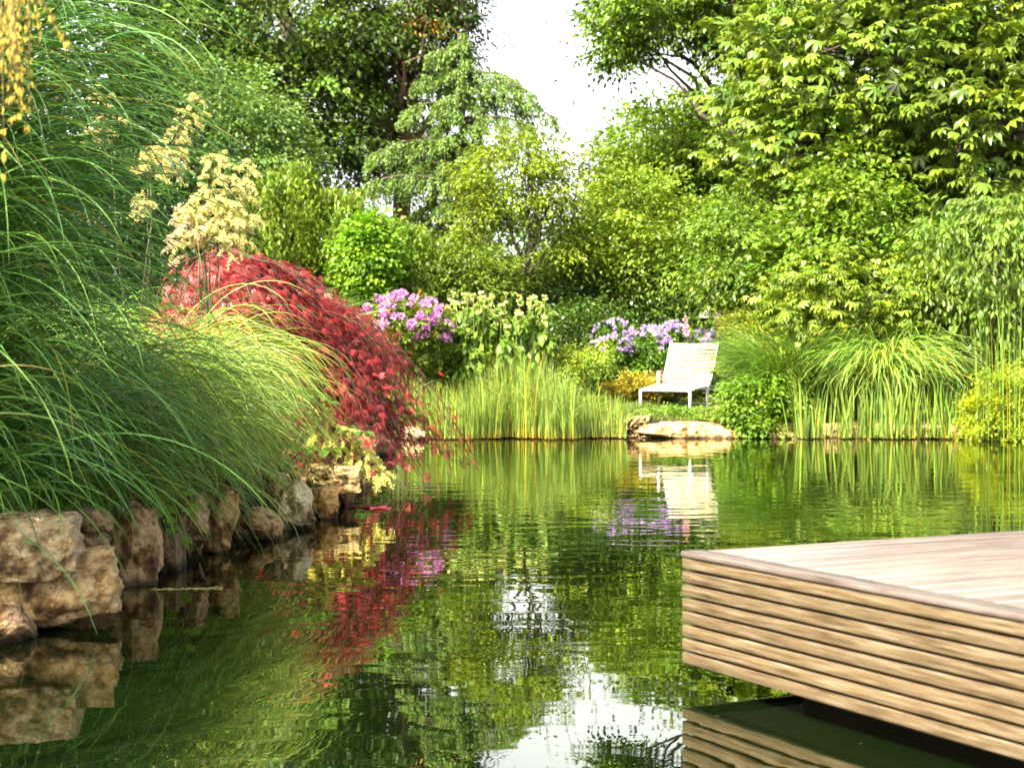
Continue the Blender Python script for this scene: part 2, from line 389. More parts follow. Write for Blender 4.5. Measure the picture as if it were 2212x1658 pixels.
far_tree('big dark broadleaf tree with sky showing through its crown, upper left', [(560, 40, 44, 250, 120, 2.6), (400, 60, 44, 160, 130, 2.4), (640, 190, 44, 170, 130, 2.2), (720, 60, 45, 150, 150, 2.2), (520, 240, 44, 150, 100, 2), (690, 340, 44, 120, 90, 1.8)],
         400, .58, 85, .15, .095, 'leafdark', (1.6, 1.6, 1.0), cb=.5, hue=.12, trunk=640, nlimb=80, rt=.30, lo=.35)
r_, C_ = far_tree('tall dark conifer with rusty brown inner twigs left of the cedar', [(880, 40, 46, 150, 170, 1.8), (820, 250, 46, 140, 170, 1.8), (970, 40, 46, 75, 170, 1.3), (900, 340, 46, 130, 110, 1.6), (760, 120, 46, 90, 130, 1.3)],
         560, .50, 80, .14, .05, 'leafdark', (1.5, 1.4, .9), name='conifer_tree', cb=.4, brown=.22, trunk=860, bark='barkred', nlimb=60, rt=.28, lo=.2, droop=.5)
far_tree('rounded grey-green tree with fine leaves between the tall grass and the dark tree', [(430, 300, 31, 180, 180, 1.6), (540, 330, 31, 120, 150, 1.4), (330, 300, 31, 130, 190, 1.4), (600, 400, 31, 90, 110, 1.2), (430, 470, 31, 200, 110, 1.4)],
         620, .34, 85, .095, .05, 'leaf', (.9, 1.05, 2.2), name='rounded_tree', cb=.18, hue=.05, trunk=440, nlimb=16, rt=.12, lo=.75)
far_tree('dark evergreen behind the tall grass at the left edge', [(90, 150, 26, 260, 330, 1.6), (160, 520, 26, 200, 200, 1.4)], 520, .45, 60, .12, .05, 'leafdark', (.9, 1, .8), name='evergreen_tree', trunk=100, nlimb=10, rt=.15, lo=.6)

# light green trees on the right of the sky gap
far_tree('light green tree filling the right side of the sky gap', [(1420, 335, 40, 130, 120, 2), (1570, 270, 40, 110, 95, 1.6), (1350, 420, 40, 90, 110, 1.6), (1620, 330, 40, 130, 130, 2), (1480, 440, 40, 150, 110, 1.8)],
         520, .5, 80, .14, .07, 'leaf', (1.05, 1.15, .8), cb=.25, trunk=1500, nlimb=30, rt=.22, lo=.5)
far_tree('tree overhanging the sky gap from the top right with drooping branch ends', [(1430, 20, 36, 170, 75, 1.6), (1340, 85, 36, 70, 55, .9), (1345, 125, 36, 45, 40, .6), (1575, 50, 36, 115, 80, 1.4), (1620, -20, 36, 200, 120, 2), (1650, 150, 37, 80, 70, 1)],
         430, .40, 75, .125, .06, 'leaf', (.8, .95, .7), cb=.35, trunk=1720, nlimb=55, rt=.22, lo=.3)
far_tree('dark tree standing close behind the chestnut crown at upper right', [(1950, 120, 34, 330, 260, 1.8), (2150, 330, 34, 200, 220, 1.6), (1750, 330, 34, 130, 160, 1.4)], 420, .6, 60, .2, .12, 'leafdark', (1.2, 1.3, 1), trunk=2300, nlimb=10, rt=.2, lo=.5)
# horse chestnut, the largest crown
far_tree('huge horse chestnut with big hand-shaped leaves at upper right', [(1880, 120, 28, 280, 200, 2.2), (2130, 230, 27, 230, 260, 2.0), (1780, 280, 28, 170, 190, 1.8), (1670, 150, 30, 105, 120, 1.4), (2080, 0, 28, 260, 160, 2), (1950, 380, 27.5, 160, 90, 1.3), (1650, 330, 30, 110, 130, 1.3)],
         760, .42, 11, .215, .088, 'leafgloss', (1.25, 1.2, .9), kind='palm', name='horse_chestnut_tree', cb=.30, lb=.2, trunk=2350, nlimb=40, rt=.3, lo=.72, nfan=6, droop=.45)
far_tree('bright green hazel with round leaves below the chestnut', [(1830, 450, 26.5, 130, 130, 1.1), (1760, 530, 26.5, 120, 110, 1.1), (1900, 540, 26.5, 120, 100, 1.0), (1850, 350, 26.7, 50, 60, .5)],
         360, .28, 42, .085, .068, 'leaf', (.95, 1.1, .8), kind='leaf6', name='hazel_bush', group=None, trunk=1830, nlimb=12, rt=.05, lo=.7)
far_tree('tall shrub with hanging pointed yellow-green leaves at the right edge', [(2130, 540, 25, 160, 130, 1.0), (2200, 640, 25, 130, 130, 1.0), (2040, 600, 25.2, 110, 90, .8), (2200, 480, 25, 100, 80, .8)],
         360, .27, 34, .115, .042, 'leaf', (.85, .95, .9), kind='leaf6', name='dogwood_shrub', group=None, trunk=2150, nlimb=14, rt=.05, lo=.7, droop=1.1)

SH = 'shrubs on the far bank'
plant('laurel_shrub', 'broad shrub with long narrow leaves in whorls above the ornamental grass', 'shrub', [(1880, 625, 25.6, 160, 85, .9), (1760, 650, 25.6, 110, 75, .8), (1980, 680, 25.4, 100, 60, .7)],
      M['leafgloss'], 330, .24, 9, .13, .034, SH, kind='palm', base=(1.8, 1.6, 1.0), lo=.75, nfan=7, nlimb=8, rt=.04)
plant('mixed_shrub', 'tall pale green shrub behind the lounger, left of the hazel', 'shrub', [(1610, 560, 28, 120, 140, 1.1), (1680, 450, 28.5, 90, 90, 1)], M['leaf'], 380, .28, 55, .085, .045, SH, base=(.85, 1.0, 1.0), lo=.65, nlimb=8, rt=.04)
plant('mixed_shrub', 'light green bushy shrub at the foot of the sky gap', 'shrub', [(1370, 500, 30, 140, 140, 1.2), (1470, 540, 30, 120, 130, 1.2), (1300, 560, 31, 90, 110, 1)], M['leaf'], 480, .29, 60, .085, .045, SH, base=(1.1, 1.15, .85), lo=.6, brown=.015, nlimb=10, rt=.04)
plant('mixed_shrub', 'blue-green fine leaved shrub directly above the violet flowers', 'shrub', [(1500, 640, 29.6, 110, 95, .6), (1590, 670, 29.4, 90, 80, .6)], M['leaf'], 330, .24, 55, .07, .032, SH, base=(.75, .95, 1.6), lo=.65, nlimb=6, rt=.03)
plant('holly_shrub', 'dark glossy evergreen shrub behind the pink spikes and the small tree trunk', 'shrub', [(1330, 650, 29.8, 120, 95, .8), (1420, 680, 29.6, 100, 80, .7), (1250, 700, 28.6, 80, 60, .7)], M['leafgloss'], 420, .24, 60, .07, .04, SH, base=(.6, .7, .7), lo=.65, nlimb=6, rt=.03)
plant('mixed_shrub', 'olive green shrub left of the small tree trunk', 'shrub', [(1010, 600, 28.5, 110, 70, .8), (930, 590, 28.5, 80, 60, .8), (1180, 610, 31.5, 90, 70, .8)], M['leaf'], 380, .25, 60, .08, .04, SH, base=(.8, .85, .7), lo=.6, nlimb=6, rt=.03)
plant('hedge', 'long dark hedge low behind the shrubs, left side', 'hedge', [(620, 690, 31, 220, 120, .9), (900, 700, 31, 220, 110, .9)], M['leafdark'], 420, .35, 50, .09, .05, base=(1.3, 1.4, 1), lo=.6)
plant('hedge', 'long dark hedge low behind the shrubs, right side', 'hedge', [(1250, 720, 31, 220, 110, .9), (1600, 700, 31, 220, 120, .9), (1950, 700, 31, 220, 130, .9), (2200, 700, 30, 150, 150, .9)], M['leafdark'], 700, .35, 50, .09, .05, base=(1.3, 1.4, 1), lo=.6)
# weeping tree and its neighbour
plant('weeping_tree', 'weeping yellow-green tree with hanging curtains of leaves behind the cream plumes', 'tree', [(610, 450, 27.5, 80, 110, .9), (700, 480, 28, 90, 90, .9), (640, 380, 27.5, 40, 45, .5), (740, 430, 28, 45, 40, .5)],
      M['leaf'], 420, .42, 46, .085, .038, 'weeping trees', base=(1.2, 1.2, .9), hang=1.3, lo=.75, trunk=660, nlimb=16, rt=.06)
plant('weeping_tree', 'smaller weeping tree with a dome top between the hornbeam and the cedar', 'tree', [(850, 530, 28.3, 85, 75, .9), (905, 590, 28.3, 55, 50, .7)],
      M['leaf'], 300, .40, 44, .085, .038, 'weeping trees', base=(1.05, 1.15, .9), hang=1.2, lo=.75, trunk=860, nlimb=10, rt=.05)
plant('hornbeam_shrub', 'compact bright green shrub with upright tip in front of the weeping trees', 'shrub', [(792, 560, 26.9, 55, 66, .5), (798, 508, 26.9, 30, 42, .4)], M['leaf'], 230, .2, 45, .075, .05, SH, base=(1.0, 1.3, .7), kind='leaf6', lo=.75, nlimb=4, rt=.03)

# ---- cedar
def cedar():
    D = 35.; s = D/F
    bx = (1000-CX)*s; z0 = float(gz(bx, D))
    root = thing('weeping_cedar_tree', (bx, D, z0-.05), 'tall cedar with arching drooping grey-green branches beside the sky gap', 'tree')
    top = W(992, 75, D)
    zz = np.linspace(z0-.1, top[2], 14); P = np.stack([np.interp(zz, [z0, top[2]], [bx, top[0]])+.05*np.sin(zz*1.3), D+.04*np.cos(zz*2), zz], 1)
    t = MB(); t.tube(P, np.linspace(.17, .02, 14), 8); seat_child(t.build('trunk', M['bark'], smooth=True), root)
    br = []   # (z, azimuth, length)
    H = top[2]-z0
    for k in range(56):
        f = (k+.5)/56; z = top[2]-f*(H-1.0)
        Lm = np.interp(f, [0, .08, .3, .55, .8, 1], [.10, .25, .46, .62, .8, .95])
        br.append((z, k*2.399+R.normal(0, .2), Lm*R.uniform(.75, 1.05), R.uniform(.15, .5)))
    for py, px_end, dy in [(300, 850, .1), (385, 800, .3), (345, 870, -.3), (470, 850, -.2), (215, 905, .2), (150, 925, 0), (560, 880, .3), (430, 900, -.5), (205, 1165, -.2), (250, 1130, .3), (150, 1100, .2), (180, 1140, .4), (100, 950, .2), (520, 960, -.6)]:
        z = W(0, py+18, D)[2]; L_ = abs(px_end-1000)*s*1.3
        br.append((z, (math.pi if px_end < 1000 else 0)+dy*(-1 if px_end > 1000 else 1)-(.25 if px_end > 1000 else -.25)*0, L_, .28))
    bw = MB(); fo = MB()
    for (z, az, L_, up) in br:
        x0 = np.interp(z, [z0, top[2]], [bx, top[0]])
        dr = np.array([math.cos(az), math.sin(az), 0]); sd_ = np.array([-dr[1], dr[0], 0])
        r = np.linspace(0, 1, 12)
        wob = np.cumsum(R.normal(0, .015, 12))*L_
        pz = z+L_*(up*r*1.1-(.18+up)*.95*r**2.4)
        B = np.stack([x0+dr[0]*r*L_+sd_[0]*wob, D+dr[1]*r*L_+sd_[1]*wob, pz], 1)
        bw.tube(B, np.linspace(.03+.012*L_, .008, 12), 5)
        nt_ = int(14+L_*34)
        rr = R.uniform(.12, 1, nt_)**.8; q = np.stack([np.interp(rr, r, B[:, j]) for j in range(3)], 1)
        wdt = (.10+.26*np.sin(np.clip(rr, 0, 1)*math.pi*.85))*min(1.2, .45+L_*.45)
        hl = R.uniform(.10, .30, nt_)*(.7+.3*L_)*(.5+.8*np.sin(rr*math.pi*.8))
        sg = R.choice([-1, 1], nt_)*R.random(nt_)**.7
        m = 24
        u = R.random((nt_, m))
        lat = sg[:, None]*wdt[:, None]*np.sqrt(np.minimum(1, u*2)); dn = np.maximum(0, u-.25)*1.33
        Pp = q[:, None]+sd_*lat[..., None]+dr*(u*.10)[..., None]+np.array([0, 0, -1.])*((np.abs(lat)*.5+dn*hl[:, None])[..., None])+np.array([0, 0, .035])+R.normal(0, .022, (nt_, m, 3))
        Pp = Pp.reshape(-1, 3); n = len(Pp)
        tip = unit(np.array([0, 0, -.75])+dr*.5+R.normal(0, .45, (n, 3)))
        leaves(fo, Pp, tip, unit(R.normal(size=(n, 3))+np.array([0, 0, .9])+dr*.3), R.uniform(.06, .11, n), R.uniform(.022, .036, n), tints(n, .2, .05)*np.repeat(tints(nt_, .12, .04), m, 0))
    seat_child(bw.build('branch', M['bark'], smooth=True), root)
    seat_child(fo.build('crown', M['needle']), root)
cedar()

# ---- small yellow-green tree with a dark forked trunk
def crab():
    D = 29.; s = D/F; b = W(1128, 655, D); z0 = float(gz(b[0], D))
    root = thing('small_fruit_tree', (b[0], D, z0-.05), 'small yellow-green tree with a dark forked trunk and thin upright shoots', 'tree')
    mb = MB()
    ells = [(1100, 370, D, 110, 90, .9), (1180, 415, D, 85, 85, .8), (1030, 420, D, 80, 85, .8), (1010, 530, D, 60, 50, .5), (1230, 530, D, 70, 50, .5), (1130, 330, D, 110, 50, .7), (1110, 440, D, 120, 50, .8)]
    C = crown(mb, ells, 430, .22, 30, .075, .04, base=(1.15, 1.1, .7), lb=.25, lo=.35, down=.3)
    # upright shoots
    br = MB()
    f1 = W(1135, 590, D); 
    br_pts = [((1128, 740), (1124, 655), (1130, 600), .06)]
    t = MB(); t.tube([[b[0], D, z0-.1], W(1124, 700, D), W(1126, 650, D), W(1133, 605, D)], [.085, .07, .06, .052], 8)
    seat_child(t.build('trunk', M['bark'], smooth=True), root)
    fork = W(1133, 605, D)
    mains = []
    for (px, py, dd, r0) in [(1160, 480, .1, .045), (1100, 470, -.2, .035), (1220, 540, .3, .02), (1010, 560, .2, .02), (1190, 420, -.4, .03), (1060, 400, .4, .03), (1140, 380, .2, .03), (1240, 470, .1, .02), (1000, 480, -.2, .02)]:
        e = W(px, py, D)+np.array([0, dd, 0]); p = limb_path(fork, e, 9, wob=.06, up=.0); mains.append(p)
        br.tube(p, np.linspace(r0, .012, 9), 6)
    for i_ in R.choice(len(C), 60, replace=False):
        m = min(mains, key=lambda q: np.linalg.norm(q[-2]-C[i_])); br.tube(limb_path(m[R.integers(4, 8)], C[i_], 6, wob=.08, up=.05), np.linspace(.012, .005, 6), 4)
    for (px, py) in [(1185, 215), (1232, 222), (1262, 300), (1215, 280), (1290, 270), (1150, 255), (1040, 265), (1078, 275), (1255, 350), (960, 330), (1275, 330), (1120, 262)]:
        e = W(px, py, D); a = W(px-20*np.sign(px-1120), py+130, D); p = limb_path(a, e, 8, wob=.04, up=0); br.tube(p, np.linspace(.008, .003, 8), 4)
        q = p[R.integers(1, 8, 16)]+R.normal(0, .02, (16, 3)); leaves(mb, q, randdir(16)+np.array([0, 0, .3]), randdir(16), np.full(16, .075), np.full(16, .03), tints(16, .2, .05, (1.1, 1.0, .6)))
    seat_child(br.build('branch', M['bark'], smooth=True), root); seat_child(mb.build('crown', M['leaf']), root)
crab()

# ================================================================== FAR BANK PLANTING
def heads_on(root, mesh_src, spots, name='flower_head'):
    """copies of one blossom mesh as parts"""
    first = True
    for (p, sc_) in spots:
        if first: o = mesh_src; first = False
        else: o = mesh_src.copy(); COL.objects.link(o)
        o.parent = root; o.location = Vector(p)-root.location; o.scale = (sc_,)*3; o.rotation_euler = (R.normal(0, .3), R.normal(0, .3), R.uniform(0, 6))
def blossom(name, mat, n, r, L, Wd, base=(1, 1, 1), flat=.8):
    mb = MB(); d = randdir(n); d[:, 2] = np.abs(d[:, 2])*flat-.2; d = unit(d)
    leaves6(mb, d*r*.45, unit(d+R.normal(0, .5, (n, 3))), unit(R.normal(size=(n, 3))+d), np.full(n, L), np.full(n, Wd), tints(n, .15, .05, base))
    return mb.build(name, mat)

# rhododendron
E_rh = [(872, 700, 25.3, 92, 62, .75), (820, 710, 25.3, 45, 45, .5), (930, 720, 25.3, 45, 50, .5)]
root, C = plant('rhododendron_bush', 'rounded rhododendron covered in pink-mauve blossoms beside the red maple', 'flowering shrub', E_rh, M['leafgloss'], 300, .16, 8, .085, .03, kind='palm', base=(1.3, 1.25, .8), lo=.75, nfan=5, nlimb=6, rt=.03, part='foliage', brown=.05)
P_, O_ = ellpts(E_rh, 400, .97)
sel = [p for p, o in zip(P_, O_) if o[1] < .1 and (o[2] > -.45)]
sel = sorted(sel, key=lambda p: -p[2]+R.normal(0, 1.2))[:99]
heads_on(root, blossom('flower_truss', M['mauve'], 26, .055, .045, .034), [(p+np.array([0, -.10, .03]), R.uniform(.8, 1.3)) for p in sel])

# phlomis with whorled yellow heads on stems above large leaves
def phlomis(px, D, rx, label, nst):
    x = (px-CX)/F*D; z0 = float(gz(x, D)); root = thing('whorled_perennial', (x, D, z0-.02), label, 'flowering plant', 'yellow whorled perennials')
    mb = MB(); st = MB(); spots = []
    E = [(px, 745, D, rx, 60, .35), (px, 700, D, rx*.9, 40, .3)]
    crown(mb, E, 60, .14, 10, .16, .085, kind='leaf6', base=(.9, 1.1, 1.2), lo=.3, droop=.9, cb=.15, lb=.12)
    for k in range(nst):
        bx = x+R.uniform(-1, 1)*rx*D/F; by = D+R.uniform(-.35, .3); tp = W(0, R.uniform(632, 712), D)[2]
        ex = bx+R.normal(0, .05); ps = np.array([[bx, by, z0], [(bx+ex)/2+R.normal(0, .02), by, (z0+tp)/2], [ex, by-.03, tp]]); st.tube(ps, [.007, .006, .004], 4, col=(.8, 1.3, .6))
        spots.append((ps[-1], R.uniform(.8, 1.15)))
        if R.random() < .6: spots.append((ps[-1]*.85+ps[1]*.15, R.uniform(.6, .95)))
        n = 9; q = ps[1]+(ps[2]-ps[1])*R.random((n, 1)); d = randdir(n); d[:, 2] = -.35
        leaves6(mb, q, d, np.tile([0, 0, 1.], (n, 1))+R.normal(0, .2, (n, 3)), R.uniform(.10, .17, n), R.uniform(.05, .08, n), tints(n, .1, .05, (.95, 1.1, 1.1)), droop=.4)
    seat_child(mb.build('foliage', M['leaf']), root); seat_child(st.build('stem', M['stem']), root)
    b = MB(); n = 60; a = R.uniform(0, 6.28, n); d = np.stack([np.cos(a), np.sin(a), R.normal(.1, .25, n)], 1)
    leaves(b, d*.012, d, np.tile([0, 0, 1.], (n, 1))+R.normal(0, .4, (n, 3)), R.uniform(.03, .045, n), np.full(n, .018), tints(n, .1, .05, (1.0, 1.12, 1.15)))
    heads_on(root, b.build('flower_head', M['cream']), spots)
phlomis(1010, 25.5, 42, 'yellow whorled perennial with big felted leaves next to the rhododendron', 26)
phlomis(1080, 25.6, 45, 'yellow whorled perennial below the crook of the small tree', 26)
phlomis(1150, 25.8, 38, 'yellow whorled perennial furthest from the rhododendron', 20)

# violet phlox / cranesbill behind the lounger
def violet(px, D, rx, py, ry, label, n):
    E = [(px, py, D, rx, ry, .4)]
    root, C = plant('cranesbill_plant', label, 'flowering plant', E+[(px, py+ry*.9, D, rx, ry*.8, .4)], M['leaf'], 120, .14, 40, .05, .03, 'violet flowers behind the lounger', base=(.65, .9, .8), lo=.5, part='foliage')
    P_, O_ = ellpts(E, 500, .92); sel = [p for p, o in zip(P_, O_) if o[1] < .3 and o[2] > -.45][:n]
    heads_on(root, blossom('flower_head', M['violet'], 14, .03, .036, .034), [(p+np.array([0, -.06, .03]), R.uniform(.8, 1.5)) for p in sel])
violet(1325, 28.0, 52, 742, 48, 'violet flowering plant left of the lounger, the leftmost of the group', 45)
violet(1400, 27.9, 50, 752, 44, 'violet flowering plant just left of the lounger back', 45)
violet(1450, 28.4, 30, 725, 26, 'violet flowers standing highest behind the lounger back', 26)
violet(1520, 28.5, 45, 738, 22, 'violet flowering plant peeking over the top of the lounger', 40)
# pink phlox head cluster
root, C = plant('phlox_plant', 'pale pink flower cluster among the violet flowers above the lounger', 'flowering plant', [(1532, 742, 28.5, 16, 14, .12)], M['leaf'], 12, .07, 20, .05, .03, part='foliage')
heads_on(root, blossom('flower_head', M['mauve'], 24, .05, .05, .04, (1.25, 1.5, 1.0)), [(W(1528, 728, 28.2), 1.3), (W(1540, 736, 28.2), 1.2), (W(1520, 738, 28.2), 1.0)])

def foxglove(px, py0, py1, D, label, base=(1.1, .9, .9)):
    x = (px-CX)/F*D; z0 = float(gz(x, D)); root = thing('foxglove', (x, D, z0), label, 'foxglove', 'foxglove spikes')
    a = np.array([x, D, z0]); b = W(px-8, py0, D); t = np.linspace(0, 1, 8)[:, None]; P = a*(1-t)+b*t; P[:, 0] += .03*np.sin(t[:, 0]*4)
    s = MB(); s.tube(P, np.linspace(.012, .004, 8), 5, col=(.6, 1.4, .5)); seat_child(s.build('stem', M['stem']), root)
    f = MB(); zt = W(0, py1, D)[2]; n = 90; u = R.random(n); zz = zt+(b[2]-zt)*u
    xx = np.interp(zz, P[:, 2], P[:, 0]); an = R.uniform(0, 6.28, n); d = np.stack([np.cos(an), np.sin(an)-.3, -.5+0*an], 1); rr = .035*(1.05-u)
    leaves6(f, np.stack([xx, np.full(n, D), zz], 1)+d*.012, d, randdir(n), .065*(1.1-u*.7), .036*(1.1-u*.7), tints(n, .15, .05, base))
    seat_child(f.build('flower_spike', M['mauve']), root)
    l = MB(); n = 24; an = R.uniform(0, 6.28, n); d = np.stack([np.cos(an), np.sin(an), .3+0*an], 1)
    leaves6(l, np.stack([np.full(n, x), np.full(n, D), z0+R.random(n)*.25], 1), d, np.tile([0, 0, 1.], (n, 1)), R.uniform(.15, .25, n), R.uniform(.05, .08, n), tints(n, .15, .05, (1, 1, .9)))
    seat_child(l.build('leaf', M['leaf']), root)
foxglove(1490, 680, 722, 27.9, 'pale pink foxglove spike above the left corner of the lounger back', (1.25, 1.3, .95))
foxglove(1562, 665, 702, 27.8, 'pink foxglove, the one with the slightly bent tip right of the lounger top')
foxglove(1578, 672, 712, 27.7, 'pink foxglove nearest the ornamental grass')
# white daisies
root, C = plant('daisy_bush', 'bush with a spray of bright white flowers above the little cream roof', 'flowering shrub', [(1545, 625, 28.9, 40, 35, .3)], M['leaf'], 50, .12, 40, .06, .035, base=(.6, .85, .9), part='foliage')
heads_on(root, blossom('flower_head', M['white'], 10, .03, .05, .035), [(W(px, py, 28.5), 1.2) for px, py in [(1512, 618), (1522, 613), (1530, 618), (1535, 626), (1548, 621), (1546, 634), (1530, 642), (1538, 637), (1555, 645), (1545, 655), (1551, 642), (1518, 622), (1525, 610), (1560, 650), (1505, 615)]])
# little cream roof
r0 = thing('garden_shelter', W(1536, 740, 28.7), 'small cream pitched roof half hidden in the dark shrubs above the lounger', 'garden shelter')
m = MB(); c = W(1536, 676, 28.7); wv = .19; hv = .075
m.add([c+[-wv, -.12, -hv], c+[wv, -.12, -hv], c+[wv*.75, 0, hv], c+[-wv*.75, 0, hv], c+[-wv, .12, -hv], c+[wv, .12, -hv]], [[0, 1, 2, 3], [5, 4, 3, 2]], [[0, 3, 4], [1, 5, 2]], c=(.8, .78, .6))
m.add([c+[-wv, -.12, -hv-.012], c+[wv, -.12, -hv-.012], c+[wv, .12, -hv-.012], c+[-wv, .12, -hv-.012]], [[0, 1, 2, 3]], c=(.7, .65, .5))
M['paint'] = noisemat('cream paint', [(.3, (.55, .5, .36)), (.7, (.75, .72, .55))], 8, rough=.6, bump=.1)
seat_child(m.build('roof', M['paint']), r0)
m = MB(); [m.box(c+[dx, 0, -.28], (.02, .02, .4)) for dx in (-.13, .13)]; m.box(c+[0, 0, -.30], (.24, .14, .02)); seat_child(m.build('stand', M['bark']), r0)

# ground cover
plant('ground_cover', 'low yellow-green perennials behind the reeds', 'ground cover', [(1020, 790, 25.9, 110, 30, .5), (1200, 790, 26, 110, 35, .6), (1290, 775, 26.5, 70, 30, .5), (900, 790, 26, 70, 30, .5)], M['gold'], 360, .16, 45, .045, .028, base=(.65, .85, .8), lo=.2, part='foliage')
plant('variegated_shrub', 'low shrub with cream edged leaves left of the lounger legs', 'shrub', [(1370, 840, 27.2, 70, 32, .35), (1420, 835, 27.4, 40, 30, .35)], M['gold'], 190, .11, 45, .05, .032, base=(.95, .75, .9), lo=.5, brown=.03, cb=.4)
plant('low_shrub', 'leafy green bush at the water between the lounger and the grasses', 'shrub', [(1640, 860, 24.75, 78, 62, .45), (1600, 910, 24.6, 35, 45, .3), (1660, 925, 24.4, 35, 26, .25), (1690, 850, 24.9, 55, 60, .35)], M['leaf'], 260, .14, 45, .07, .042, SH, kind='leaf6', base=(.95, 1.15, .75), lo=.6)
plant('low_shrub', 'yellow flowered perennials between the lounger and the ornamental grass', 'shrub', [(1610, 790, 26.5, 60, 50, .4), (1640, 730, 27, 60, 45, .4), (1590, 700, 27.2, 30, 40, .3)], M['gold'], 230, .15, 45, .05, .03, SH, base=(.8, .9, .9), lo=.5)
plant('low_shrub', 'low creeping plant spreading over the lawn in front of the lounger', 'shrub', [(1440, 900, 25.2, 50, 16, .3), (1490, 905, 25.1, 40, 12, .25)], M['leaf'], 90, .10, 45, .045, .03, SH, base=(.9, 1.15, .8), lo=.2)
plant('spurge_plant', 'bright yellow-green spurge in the far right corner of the bank', 'shrub', [(2180, 850, 23.9, 70, 60, .5), (2130, 890, 23.9, 50, 45, .4), (2200, 920, 23.8, 60, 40, .4), (2110, 930, 23.9, 30, 28, .25)], M['gold'], 260, .14, 60, .045, .03, base=(1.15, 1.25, .7), lo=.6, nlimb=0)
plant('low_shrub', 'dark green undergrowth at the foot of the hanging-leaved shrub at right', 'shrub', [(2060, 760, 25.6, 90, 60, .5), (2180, 760, 25.4, 80, 60, .5)], M['leaf'], 220, .18, 45, .06, .035, SH, base=(.6, .75, .7), lo=.5)

# ferns
def fern(px, py, D, n, L_, label):
    x, y, z = W(px, py, D); z0 = float(gz(x, y)); mb = MB()
    for k in range(n):
        a = R.uniform(0, 6.28); d = np.array([math.cos(a), math.sin(a), 0]); s_ = np.array([-d[1], d[0], 0]); t = np.linspace(.08, 1, 26)
        LL = L_*R.uniform(.8, 1.1); P = np.array([x, y, z0])+d*(t*LL*.55)[:, None]+np.array([0, 0, 1.])*(LL*(1.05*t-.45*t**2.2))[:, None]
        for sg in (-1, 1):
            dd = unit(s_*sg+d*.35+np.array([0, 0, -.15]))*np.ones((26, 1)); wl = .17*LL*np.sin(np.clip(t*1.02, 0, 1)*math.pi)**.6+.015
            leaves(mb, P, dd, np.tile([0, 0, 1.], (26, 1))+d*-.5, wl, np.full(26, .035*LL+.008), tints(26, .08, .04, (.95, 1.2, .75)))
    tag(mb.build('fern', M['leaf']), label, 'fern', 'ferns on the right bank')
fern(2085, 800, 25.2, 16, 1.1, 'tall fern right of the drooping ornamental grass')
fern(2040, 790, 25.5, 14, 1.0, 'fern half hidden behind the drooping ornamental grass')
fern(2130, 800, 25.4, 12, .95, 'fern standing behind the tall rushes')

# ornamental grasses on the far bank
GR = 'ornamental grasses on the far bank'
clump('ornamental_grass', 'fine dark green ornamental grass clump right of the lounger', 'ornamental grass', 4.05, 25.4, .25, 2600, (1.2, 1.9), (rad(5), rad(35)), (rad(85), rad(140)), (1.0, 2.0), (.008, .014), M['grass'], (.62, .85, .6), group=GR, rib=1.1, nseg=8, twist=.4)
clump('ornamental_grass', 'broad striped ornamental grass cascading like a fountain on the right bank', 'ornamental grass', 5.35, 25.3, .22, 1500, (1.4, 2.1), (rad(3), rad(30)), (rad(140), rad(172)), (1.1, 2.2), (.016, .026), M['grass'], (1.1, 1.15, 1.2), group=GR, rib=2.4, nseg=9, twist=.4)
clump('ornamental_grass', 'pale tufted grass filling between the two big clumps on the right bank', 'ornamental grass', 4.75, 25.6, .3, 900, (1.2, 1.8), (rad(3), rad(30)), (rad(80), rad(150)), (1.2, 2.2), (.012, .02), M['grass'], (1.0, 1.1, .9), group=GR, rib=1.5, nseg=8, twist=.4)
clump('ornamental_grass', 'fine grass tuft behind the maple, left of the rhododendron', 'ornamental grass', -3.2, 26.2, .25, 1300, (1.4, 2.1), (rad(3), rad(30)), (rad(60), rad(130)), (1.2, 2.2), (.009, .014), M['grass'], (.6, .85, .5), group=GR, rib=1.1, nseg=8)

# irises and rushes at the far water edge
IG = 'iris clumps at the water edge'
for k, (px, D, hgt, n) in enumerate([(1740, 24.1, 1.0, 80), (1795, 24.2, .9, 60), (1850, 24.15, 1.1, 90), (1905, 24.1, 1.15, 95), (1950, 24.0, 1.15, 80), (2000, 24.2, 1.05, 80), (2050, 24.1, 1.0, 60), (2085, 24.6, 1.2, 90)]):
    lbs = ['iris clump nearest the leafy bush at the water', 'sparse iris clump, second from the leafy bush', 'iris clump below the fine dark ornamental grass', 'tall iris clump in front of the fountain grass, its left side', 'tall iris clump in front of the middle of the fountain grass', 'iris clump at the right foot of the fountain grass', 'thin iris clump before the pale stone blocks', 'broad bladed blue-green iris clump beside the rushes']
    clump('iris_clump', lbs[k], 'iris', (px-CX)/F*D, D, .26, int(n*.6), (hgt*.45, hgt), (0, rad(12)), (rad(3), rad(22)), (1.5, 2.5), (.014, .026), M['grass'], (1.2, 1.25, 1.0) if k < 7 else (.6, 1.0, 1.1), group=IG, rib=1.15, nseg=7, z=-.05, twist=1.2, dry=.05, bt=(1.5, 1.1, .9))
for k, (px, D, n) in enumerate([(2140, 23.6, 34), (2196, 23.5, 30), (1120, 23.9, 12)][:2]):
    clump('rush_clump', ['very tall thin rushes left of the yellow spurge', 'very tall thin rushes at the right edge of the picture'][k], 'rushes', (px-CX)/F*D, D, .22, n, (1.3, 2.1), (0, rad(5)), (rad(1), rad(14)), (1.5, 2.5), (.010, .016), M['grass'], (1.0, 1.1, .7), group='tall rushes', rib=1, nseg=8, z=-.05, dry=.1)

